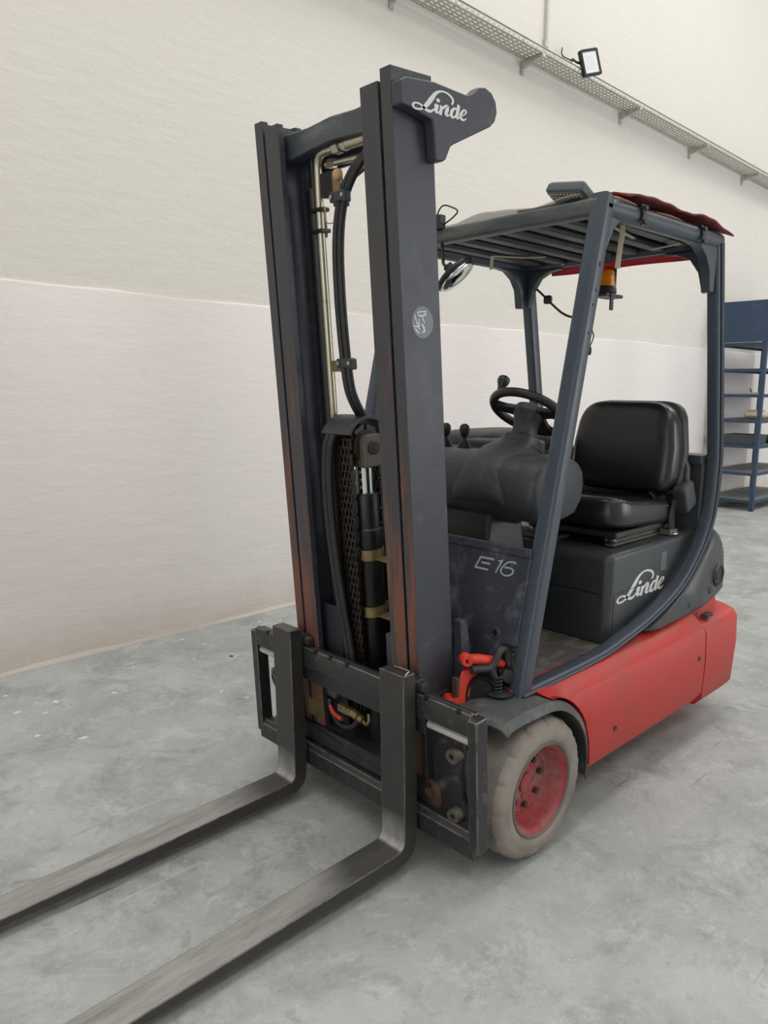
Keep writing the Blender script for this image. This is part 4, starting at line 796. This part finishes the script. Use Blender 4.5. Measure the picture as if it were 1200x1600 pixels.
b.add(vs, [(i*5+j, i*5+j+1, (i+1)*5+j+1, (i+1)*5+j) for i in range(6) for j in range(4)]); o = b.build('torn_cover_flap', 'vinyl', seat, smooth=60)
sd = o.modifiers.new('thick', 'SOLIDIFY'); sd.thickness = 0.003
b = MB(); b.superq((-1.05, SY-0.24, 1.04), (0.022, 0.012, 0.04), 0.3, 0.3, Matrix.Rotation(math.radians(-35), 3, 'Y')); b.build('belt_buckle', 'olive', seat)

# ---- overhead guard
og = empty('overhead_guard'); og.parent = FL
GY = 0.437
for s in (1, -1):
    b = MB(); y = s*GY
    b.sweep([(-0.006, y, 0.49), (-0.35, y, 2.018)], 0.056, 0.056, rr=0.22); fp = b.build('front_post', 'post', og, smooth=50)
    if s > 0:
        q = MB(); q.lathe([(0.009, 0.0), (0.009, 0.0015), (0.0, 0.0015)], (-0.303, GY+0.0279, 1.808), (0, 1, 0), 18); q.build('post_hole', 'dark', fp)
        for zz in (1.73, 1.685, 1.60):
            q = MB(); q.lathe([(0.004, 0.0), (0.004, 0.0015), (0.0, 0.0015)], (-0.006-0.2251*(zz-0.49), GY+0.0279, zz), (0, 1, 0), 10); q.build('post_rivet', 'dark', fp)
    b = MB()
    raw = [(0.01, 0.5, 0.503), (-0.13, 0.5, 0.503), (-0.25, 0.5, 0.504), (-0.37, 0.48, 0.507), (-0.49, 0.45, 0.514), (-0.62, 0.42, 0.534), (-0.74, 0.42, 0.555), (-0.86, 0.42, 0.584), (-0.96, 0.42, 0.616), (-1.055, 0.44, 0.656), (-1.155, 0.48, 0.724), (-1.235, 0.6, 0.80), (-1.288, 0.75, 0.88), (-1.316, 0.9, 0.97), (-1.325, 1, 1.07), (-1.322, 1, 1.18), (-1.275, 1, 1.45), (-1.225, 1, 1.72), (-1.175, 1, 1.985)]
    rc_ = cr(raw, 6); sill = [Vector((p.x, y, p.z)) for p in rc_]; ssc = [p.y for p in rc_]
    b.sweep(sill, 0.058, 0.048, rr=0.2, sc=ssc); rp_ = b.build('rear_post_and_sill', 'post', og, smooth=50)
    # extruded ridge on the outer face
    q = MB(); q.sweep([p+Vector((0, s*0.028, 0)) for p in sill], 0.020, 0.010, rr=0.4, sc=ssc); q.build('post_ridge', 'post', rp_, smooth=50)
    q = MB(); q.sweep([p+Vector((0, s*0.028, 0))+Vector((0.0, 0, 0.0)) for p in sill], 0.006, 0.014, rr=0.4, sc=ssc); q.build('post_seal', 'plastic', rp_, smooth=50)
    b = MB(); b.sweep([(-0.335, y, 1.985), (-0.75, y, 1.99), (-1.19, y, 1.992)], 0.062, 0.056, rr=0.45); rl = b.build('side_rail', 'post', og, smooth=50)
    # arched gusset where the rail meets the rear post
    arc = [(-0.93, 1.962), (-1.01, 1.955), (-1.065, 1.925), (-1.10, 1.88), (-1.115, 1.80), (-1.15, 1.80), (-1.16, 1.97)]
    q = MB(); q.loft([[(x, y-s*0.018, z) for x, z in arc], [(x, y+s*0.018, z) for x, z in arc]]); q.build('rail_gusset', 'post', og, bevel=0.004)
    # same gusset under the rear beam, seen from the front
    q = MB(); arc2 = [(GY-0.03, 1.80), (GY-0.05, 1.88), (GY-0.085, 1.93), (GY-0.14, 1.955), (GY-0.20, 1.962), (GY-0.02, 1.97)]
    q.loft([[(-1.15, s*a_, z) for a_, z in arc2], [(-1.185, s*a_, z) for a_, z in arc2]]); q.build('beam_gusset', 'post', og, bevel=0.004)
    arc3 = [(-0.375, 1.962), (-0.44, 1.958), (-0.40, 1.925), (-0.36, 1.86), (-0.335, 1.86)]
    q = MB(); q.loft([[(x, y-s*0.014, z) for x, z in arc3], [(x, y+s*0.014, z) for x, z in arc3]]); q.build('rail_gusset', 'post', og, bevel=0.004)
b = MB(); b.sweep([(-0.345, -GY, 1.985), (-0.345, GY, 1.985)], 0.05, 0.06, b=(1, 0, 0), rr=0.2); b.build('front_beam', 'beam', og, smooth=50)
b = MB(); b.sweep([(-1.17, -GY, 1.994), (-1.17, GY, 1.994)], 0.052, 0.06, b=(1, 0, 0), rr=0.25); b.build('rear_beam', 'post', og, smooth=50)
for k in range(7):
    y = -0.345+k*0.115; b = MB()
    b.loft([[(x, y-0.028, 1.992), (x, y-0.022, 1.978), (x, y+0.022, 1.978), (x, y+0.028, 1.992), (x, y+0.022, 2.006), (x, y-0.022, 2.006)] for x in (-0.36, -1.15)]); b.build('roof_slat', 'plastic', og, bevel=0.003)
b = MB(); vs = []; nx, ny = 24, 24
for i in range(nx+1):
    for j in range(ny+1):
        x = -0.33-0.86*i/nx; y = -0.44+0.80*j/ny
        vs.append((x, y, 2.022+0.008*math.sin(j*0.55+i*0.1)*math.exp(-i/9)+0.010*max(0, math.sin(j*0.6+1.0))*math.exp(-i/4)))
b.add(vs, [(i*(ny+1)+j, i*(ny+1)+j+1, (i+1)*(ny+1)+j+1, (i+1)*(ny+1)+j) for i in range(nx) for j in range(ny)])
o = b.build('clear_roof_sheet', 'clear', og, smooth=80, label='clear plastic roof sheet'); sd = o.modifiers.new('thick', 'SOLIDIFY'); sd.thickness = 0.004; sd.offset = 1
b = MB(); b.box((-1.16, -0.42, 2.008), (-0.38, 0.42, 2.012)); b.build('roof_board', 'plastic', og)
# straps holding the roof rail
for x in (-0.545, -0.99):
    b = MB(); b.sweep([(x, GY-0.02, 2.024), (x, GY+0.028, 2.018), (x, GY+0.036, 1.985), (x, GY+0.03, 1.952)], 0.006, 0.024, b=(1, 0, 0), rr=0.3); c_ = b.build('rail_clamp', 'black', og)
    for zz in (2.008, 1.965):
        q = MB(); q.superq((x, GY+0.038, zz), (0.012, 0.007, 0.007), 0.6, 0.6, nu=12, nv=6); q.build('clamp_bolt', 'worn', c_)
# tape strips hanging under the roof
b = MB(); b.sweep([(-0.563, 0.386, 1.972), (-0.575, 0.38, 1.94), (-0.575, 0.376, 1.92), (-0.572, 0.37, 1.835)], 0.018, 0.003, b=(0.68, 0.71, 0.1)); b.build('tape_strip', 'tape', og)
b = MB(); b.sweep([(-0.74, -0.30, 1.975), (-0.86, -0.40, 1.945)], 0.014, 0.004, b=(0, 0, 1)); b.sweep([(-0.74, -0.30, 1.974), (-0.86, -0.22, 1.972), (-0.92, -0.16, 1.975)], 0.016, 0.004, b=(0, 0, 1)); b.build('tape_strip', 'tape', og)
b = MB(); b.sweep([(-0.50, 0.36, 1.972), (-0.80, 0.30, 1.972)], 0.014, 0.004, b=(0, 0, 1)); b.sweep([(-0.95, 0.40, 1.96), (-1.05, 0.24, 1.972)], 0.014, 0.004, b=(0, 0, 1)); b.build('tape_strip', 'tape', og)
b = MB(); b.lathe([(0.011, 0), (0.009, 0.006), (0, 0.007)], (-1.139, -0.22, 1.985), (1, 0, 0), 14); b.build('beam_bolt', 'steel', og)

# ---- beacon, mirror, work lamp, cables
bc = Vector((-1.20, -0.045, 1.872))
b = MB(); b.lathe([(0.0, -0.036), (0.048, -0.036), (0.054, -0.026), (0.052, -0.008), (0.046, 0.0), (0.0, 0.0)], bc, (0, 0, 1), 28); bn = b.build('warning_beacon', 'plastic', FL)
b = MB(); b.lathe([(0.046, 0.0), (0.045, 0.02), (0.043, 0.022), (0.043, 0.04), (0.041, 0.042), (0.040, 0.06), (0.034, 0.068), (0.0, 0.070)], bc, (0, 0, 1), 32); b.build('beacon_lens', 'amber', bn)
b = MB(); b.box((-1.26, -0.06, 1.822), (-1.12, 0.015, 1.836)); b.box((-1.175, 0.012, 1.765), (-1.150, 0.02, 1.836)); b.box((-1.26, -0.06, 1.83), (-1.25, -0.02, 1.97)); b.build('beacon_bracket', 'black', bn, bevel=0.003)
b = MB(); b.tube(cr([(-1.19, -0.09, 1.83), (-1.185, -0.10, 1.76), (-1.18, -0.085, 1.70), (-1.185, -0.075, 1.66), (-1.18, -0.09, 1.615)], 6), 0.003, 6); b.superq((-1.18, -0.092, 1.60), (0.011, 0.011, 0.02), 0.6, 0.6, nu=12, nv=8); b.superq((-1.186, -0.10, 1.745), (0.008, 0.008, 0.03), 0.4, 0.4, nu=12, nv=6); b.build('beacon_cable', 'rubber', bn, smooth=80)
b = MB(); b.tube(cr([(-1.19, -0.40, 1.90), (-1.19, -0.34, 1.85), (-1.19, -0.30, 1.815), (-1.19, -0.24, 1.77), (-1.19, -0.18, 1.75), (-1.19, -0.12, 1.76)], 6), 0.0055, 8); b.superq((-1.19, -0.325, 1.838), (0.012, 0.02, 0.02), 0.5, 0.5, nu=12, nv=6); b.build('loose_cable', 'rubber', FL, smooth=80)
mc = Vector((-0.30, -0.112, 1.83)); mn = Vector((-0.31, 0.60, -0.73)).normalized()
b = MB(); b.superq(mc, (0.055, 0.085, 0.02), 0.7, 0.9, Matrix.Identity(3)); 
b = MB(); rot = mn.to_track_quat('Z', 'Y').to_matrix()
def mshape(p): return p
b.superq(mc-mn*0.008, (0.080, 0.080, 0.018), 0.7, 1.0, rot, 32, 12); mr = b.build('rear_mirror', 'rubber', FL, smooth=80)
b = MB(); b.superq(mc+mn*0.004, (0.075, 0.075, 0.022), 1.0, 1.0, rot, 32, 12); b.build('mirror_glass', 'mirror', mr, smooth=80)
b = MB(); b.tube(cr([mc-mn*0.03, mc-mn*0.045+Vector((0, -0.02, 0.01)), (-0.325, -0.20, 1.90), (-0.335, -0.215, 1.965)], 6), 0.006, 8); b.cyl(mc-mn*0.015, mc-mn*0.05, 0.018, 14); b.build('mirror_arm', 'rubber', mr, smooth=80)
b = MB(); b.box((-0.33, -0.235, 2.005), (-0.30, -0.195, 2.055)); b.tube(cr([(-0.315, -0.235, 2.04), (-0.315, -0.20, 2.085), (-0.32, -0.15, 2.072), (-0.32, -0.13, 2.055), (-0.32, -0.16, 2.035), (-0.32, -0.20, 2.02)], 6), 0.0032, 6); b.build('lamp_socket', 'rubber', FL, bevel=0.002)
lr = Matrix.Rotation(math.radians(-24), 3, 'Y') @ Matrix.Rotation(math.radians(-10), 3, 'X')
lc = Vector((-0.385, 0.305, 2.046))
def lampfr(p): return lc + lr @ Vector(p)
b = MB(lampfr); b.loft([[(-0.056*k, -0.072*k, z), (0.056*k, -0.072*k, z), (0.056*k, 0.072*k, z), (-0.056*k, 0.072*k, z)] for k, z in ((0.98, -0.018), (1.0, -0.012), (1.0, 0.012), (0.8, 0.022))]); wl = b.build('work_lamp', 'lampbody', FL, bevel=0.006, seg=3)
b = MB(lampfr); b.box((-0.049, -0.065, -0.021), (0.049, 0.065, -0.0175)); b.build('lamp_face', 'lampface', wl)
led = None
for i in range(6):
    for j in range(9):
        mt_ = Matrix.Translation(lampfr((-0.040+0.016*i, -0.056+0.014*j, -0.021))) @ lr.to_4x4()
        if led is None:
            b = MB(); b.lathe([(0.0042, 0.0), (0.0032, -0.002), (0.0, -0.003)], (0, 0, 0), (0, 0, 1), 10); led = b.build('led', 'led', wl); led.matrix_local = mt_
        else: place(led, wl, mt_)
b = MB(); b.box((-0.41, 0.295, 2.012), (-0.36, 0.345, 2.05)); b.build('lamp_mount', 'black', wl, bevel=0.003)

# ================================================================= things lying on the roof
b = MB(); vs = []; nx, ny = 40, 26
for i in range(nx+1):
    for j in range(ny+1):
        u_, v_ = i/nx, j/ny; x = -0.43-0.82*u_; y = 0.05+0.425*v_
        z = 2.047+0.005*math.sin(x*9+y*3)+0.003*math.sin(x*23+2+y*9)+0.0015*math.sin(x*53-y*22)
        z += 0.022*math.exp(-((u_-0.60)/0.16)**2)*max(0, v_-0.6)/0.4
        if v_ > 0.9: z -= 0.010*(v_-0.9)/0.1*(1+math.sin(x*13))
        z -= 0.012*max(0, u_-0.8)/0.2
        vs.append((x, y, z))
b.add(vs, [(i*(ny+1)+j, i*(ny+1)+j+1, (i+1)*(ny+1)+j+1, (i+1)*(ny+1)+j) for i in range(nx) for j in range(ny)])
# rear fall of the cloth behind the rear beam
o0 = len(vs); v2 = []
for i in range(6):
    for j in range(ny+1):
        x = -1.25-0.006*i; y = -0.36+0.70*j/ny; z = 2.02-0.011*i-0.003*math.sin(y*11)
        v2.append((x, y, z))
b.add(v2, [(i*(ny+1)+j, i*(ny+1)+j+1, (i+1)*(ny+1)+j+1, (i+1)*(ny+1)+j) for i in range(5) for j in range(ny)])
cl = b.build('red_cloth', 'cloth', smooth=80); sd = cl.modifiers.new('thick', 'SOLIDIFY'); sd.thickness = 0.006
tag(cl, 'crumpled dull red cloth draped over the forklift roof edge', 'cloth')
b = MB(); vs = []
for i in range(13):
    for j in range(3):
        x = -0.36-0.70*i/12; vs.append((x, 0.33+0.06*j, 2.0205+0.004*math.sin(i*1.1)*(j/2)))
b.add(vs, [(i*3+j, i*3+j+1, (i+1)*3+j+1, (i+1)*3+j) for i in range(12) for j in range(2)]); cb = b.build('cardboard_strip', 'card'); sd = cb.modifiers.new('thick', 'SOLIDIFY'); sd.thickness = 0.004
tag(cb, 'brown cardboard strip between roof rail and red cloth', 'cardboard')
b = MB(); vs = []
for i in range(17):
    for j in range(4):
        y = -0.33+0.70*i/16; vs.append((-1.212-0.004*j, y, 2.0-0.018*j-(0.003*math.sin(i*0.5) if j == 3 else 0)))
b.add(vs, [(i*4+j, i*4+j+1, (i+1)*4+j+1, (i+1)*4+j) for i in range(16) for j in range(3)]); rs = b.build('red_sheet', 'redsheet'); sd = rs.modifiers.new('thick', 'SOLIDIFY'); sd.thickness = 0.003
tag(rs, 'bright red plastic sheet hanging behind the rear roof beam', 'sheet')

# ================================================================= wall fittings and shelf
tray = empty('cable_tray', tuple(fr_wall((-4, 0, 4.01)))); tag(tray, 'long perforated galvanised cable tray on wall brackets', 'cable tray')
def child(o, p):
    o.parent = p; o.matrix_parent_inverse = p.matrix_world.inverted() if False else Matrix.Translation(-Vector(p.location)); return o
# tray bottom with real slots; rows of slots along the run
def perforated(axis_pts, name):
    b = MB(fr_wall); L0, L1 = 0.5, -13.0; cell = 0.06; n = int((L0-L1)/cell)
    rows = len(axis_pts)-1
    for i in range(n):
        xa = L0-i*cell; xb = xa-cell; xs0, xs1 = xa-0.012, xb+0.012
        for r in range(rows):
            (y0, z0), (y1, z1) = axis_pts[r], axis_pts[r+1]
            lp = lambda t: (y0+(y1-y0)*t, z0+(z1-z0)*t)
            a, c1, c2, e = lp(0), lp(0.33), lp(0.67), lp(1)
            off = 0
            v = [(xa, *a), (xb, *a), (xb, *c1), (xa, *c1), (xa, *c2), (xb, *c2), (xb, *e), (xa, *e), (xs0, *c1), (xs0, *c2), (xs1, *c1), (xs1, *c2)]
            b.add(v, [(0, 1, 2, 3), (4, 5, 6, 7), (3, 8, 9, 4), (10, 2, 5, 11)])
    o = b.build(name, 'galv', smooth=30); sd = o.modifiers.new('thick', 'SOLIDIFY'); sd.thickness = 0.002
    return child(o, tray)
perforated([(0.03, 4.01), (0.064, 4.01), (0.098, 4.01), (0.132, 4.01), (0.166, 4.01), (0.20, 4.01)], 'tray_bottom')
perforated([(0.20, 4.01), (0.20, 4.055)], 'tray_side'); perforated([(0.03, 4.01), (0.03, 4.055)], 'tray_side')
b = MB(fr_wall); b.box((-13, 0.194, 4.055), (0.5, 0.206, 4.061)); b.box((-13, 0.026, 4.055), (0.5, 0.036, 4.061)); child(b.build('tray_lip', 'galv'), tray)
bp_ = None
for x in (-1.95, -3.42, -5.0, -6.5, -7.98, -9.5, -11.0):
    b = MB(fr_wall); b.box((x-0.02, 0.0, 3.91), (x+0.02, 0.012, 4.012))
    b.loft([[(x-0.018, 0.012, 3.955), (x+0.018, 0.012, 3.955), (x+0.018, 0.012, 4.008), (x-0.018, 0.012, 4.008)], [(x-0.018, 0.215, 3.985), (x+0.018, 0.215, 3.985), (x+0.018, 0.215, 4.008), (x-0.018, 0.215, 4.008)]])
    child(b.build('tray_bracket', 'galv', bevel=0.002), tray)
b = MB(fr_wall); b.cyl((-3.72, 0.02, 4.22), (-3.72, 0.02, 7.9), 0.011, 10); cd = b.build('conduit_pipe', 'galv'); tag(cd, 'thin vertical conduit pipe above the cable tray', 'conduit')
b = MB(fr_wall); b.box((-3.74, 0.0, 4.20), (-3.70, 0.03, 4.25)); b.build('conduit_end', 'galv', cd)
# floodlight
FLc = fr_wall((-4.04, 0.245, 4.11)); fn_ = Vector((0.35, 0.75, 0.05)).normalized()
fx = Vector((0, 0, 1)).cross(fn_).normalized(); fx = (fx*0.93+Vector((0, 0, 1))*0.25).normalized(); fz = fn_.cross(fx).normalized()
def fr_fl(p): return FLc + fx*p[0] + fz*p[1] + fn_*p[2]
b = MB(fr_fl); b.box((-0.085, -0.10, -0.03), (0.085, 0.10, 0.0)); b.box((-0.085, -0.10, 0.0), (-0.068, 0.10, 0.012)); b.box((0.068, -0.10, 0.0), (0.085, 0.10, 0.012)); b.box((-0.068, -0.10, 0.0), (0.068, -0.083, 0.012)); b.box((-0.068, 0.083, 0.0), (0.068, 0.10, 0.012))
fl_ = b.build('floodlight', 'rubber', bevel=0.003); tag(fl_, 'small black floodlight clipped to the cable tray edge', 'floodlight')
b = MB(fr_fl); b.box((-0.068, -0.083, 0.0), (0.068, 0.083, 0.005)); b.build('floodlight_glass', 'glasswhite', fl_)
b = MB(fr_fl); b.box((-0.04, -0.055, 0.005), (0.04, 0.055, 0.0065)); b.build('led_panel', 'white', fl_)
b = MB(); b.tube(cr([FLc-fn_*0.03, FLc-fn_*0.08+Vector((0.1, 0, 0.0)), fr_wall((-3.84, 0.20, 4.09)), fr_wall((-3.82, 0.20, 4.062))], 6), 0.008, 8); b.tube(cr([FLc-fn_*0.03, fr_wall((-3.88, 0.17, 4.10)), fr_wall((-3.72, 0.18, 4.09)), fr_wall((-3.7, 0.19, 4.14))], 6), 0.005, 6); b.build('floodlight_arm', 'rubber', fl_)
# shelf unit
sh = empty('shelf_unit', (-8.1, -1.85, 0)); tag(sh, 'tall blue steel shelf unit against the wall', 'shelf unit')
X0, X1, Y0, Y1 = -7.41, -8.9, -2.14, -1.56
for x in (X0, X1):
    for y in (Y0, Y1):
        sxn = -1 if x == X0 else 1; syn = 1 if y == Y0 else -1
        b = MB(); b.prism([(x, y), (x+sxn*0.045, y), (x+sxn*0.045, y+syn*0.006), (x+sxn*0.006, y+syn*0.006), (x+sxn*0.006, y+syn*0.045), (x, y+syn*0.045)], 'z', 0, 2.46); child(b.build('shelf_post', 'blue'), sh)
LV = (0.13, 0.46, 0.785, 1.085, 1.385, 1.685, 1.985)
for z in LV:
    b = MB(); b.cur = 0; b.box((X1+0.004, Y0+0.004, z-0.035), (X0-0.004, Y0+0.018, z)); b.box((X1+0.004, Y1-0.018, z-0.035), (X0-0.004, Y1-0.004, z)); b.box((X0-0.018, Y0+0.004, z-0.035), (X0-0.004, Y1-0.004, z)); b.box((X1+0.004, Y0+0.004, z-0.035), (X1+0.018, Y1-0.004, z))
    b.cur = 1; b.box((X1+0.018, Y0+0.018, z-0.008), (X0-0.018, Y1-0.018, z-0.001)); child(b.build('shelf_board', ['blue', 'shelfgrey']), sh)
for a, c in (((X0+0.001, Y0-0.0, 1.99), (X0+0.012, Y1, 2.46)), ((X1, Y0, 1.99), (X1+0.008, Y1, 2.46)), ((X1, Y1-0.004, 1.99), (X0, Y1+0.004, 2.46))):
    b = MB(); b.box(a, c); child(b.build('shelf_panel', 'blue'), sh)
b = MB(); b.superq((-7.70, -1.72, 1.146), (0.20, 0.11, 0.045), 0.7, 0.8, None, 24, 12, lambda p: (p[0], p[1], p[2]*(1+0.3*math.sin(p[0]*22+p[1]*30)))); o = b.build('paper_bag', 'beige', smooth=80); tag(o, 'beige crumpled paper bag on the middle blue shelf', 'bag')
b = MB(); b.loft([[(-7.80, -1.99, 0.785), (-7.45, -1.99, 0.785), (-7.45, -1.62, 0.785), (-7.80, -1.62, 0.785)], [(-7.82, -2.0, 0.90), (-7.44, -2.0, 0.90), (-7.44, -1.61, 0.90), (-7.82, -1.61, 0.90)]]); b.box((-7.825, -2.005, 0.885), (-7.435, -1.605, 0.905)); o = b.build('plastic_crate', 'greybox', bevel=0.004); tag(o, 'dark grey flat crate on the blue shelf below the paper bag', 'crate')
b = MB(); b.box((-7.62, -1.73, 1.385), (-7.5, -1.63, 1.41)); b.cyl((-7.55, -1.74, 1.41), (-7.52, -1.74, 1.455), 0.012, 8); o = b.build('metal_clamp', 'steel', bevel=0.003); tag(o, 'small grey metal piece on the upper blue shelf', 'metal part')
b = MB(); b.superq((-8.1, -1.69, 0.838), (0.12, 0.08, 0.05), 0.7, 0.7, nu=20, nv=10); o = b.build('tool_bundle', 'plastic', smooth=80); tag(o, 'dark bundle beside the grey crate on the blue shelf', 'bundle')

# small debris on the floor by the wall
for k, (x, y, s_) in enumerate(((-0.585, -1.64, 0.018), (-0.66, -1.655, 0.012), (-0.24, -1.60, 0.010), (-0.02, 0.02, 0.0))):
    if s_ == 0: continue
    b = MB(); b.superq((x, y, s_*0.3), (s_, s_*0.7, s_*0.3), 0.8, 0.8, Matrix.Rotation(k, 3, 'Z'), 10, 6); o = b.build('floor_crumb', 'dark', smooth=80)
    tag(o, ('larger dark crumb on the concrete between wall and mast', 'dark crumb beside the largest crumb on the concrete floor', 'smallest dark crumb lying nearer the left of the floor')[k], 'crumb', 'crumbs on the floor')
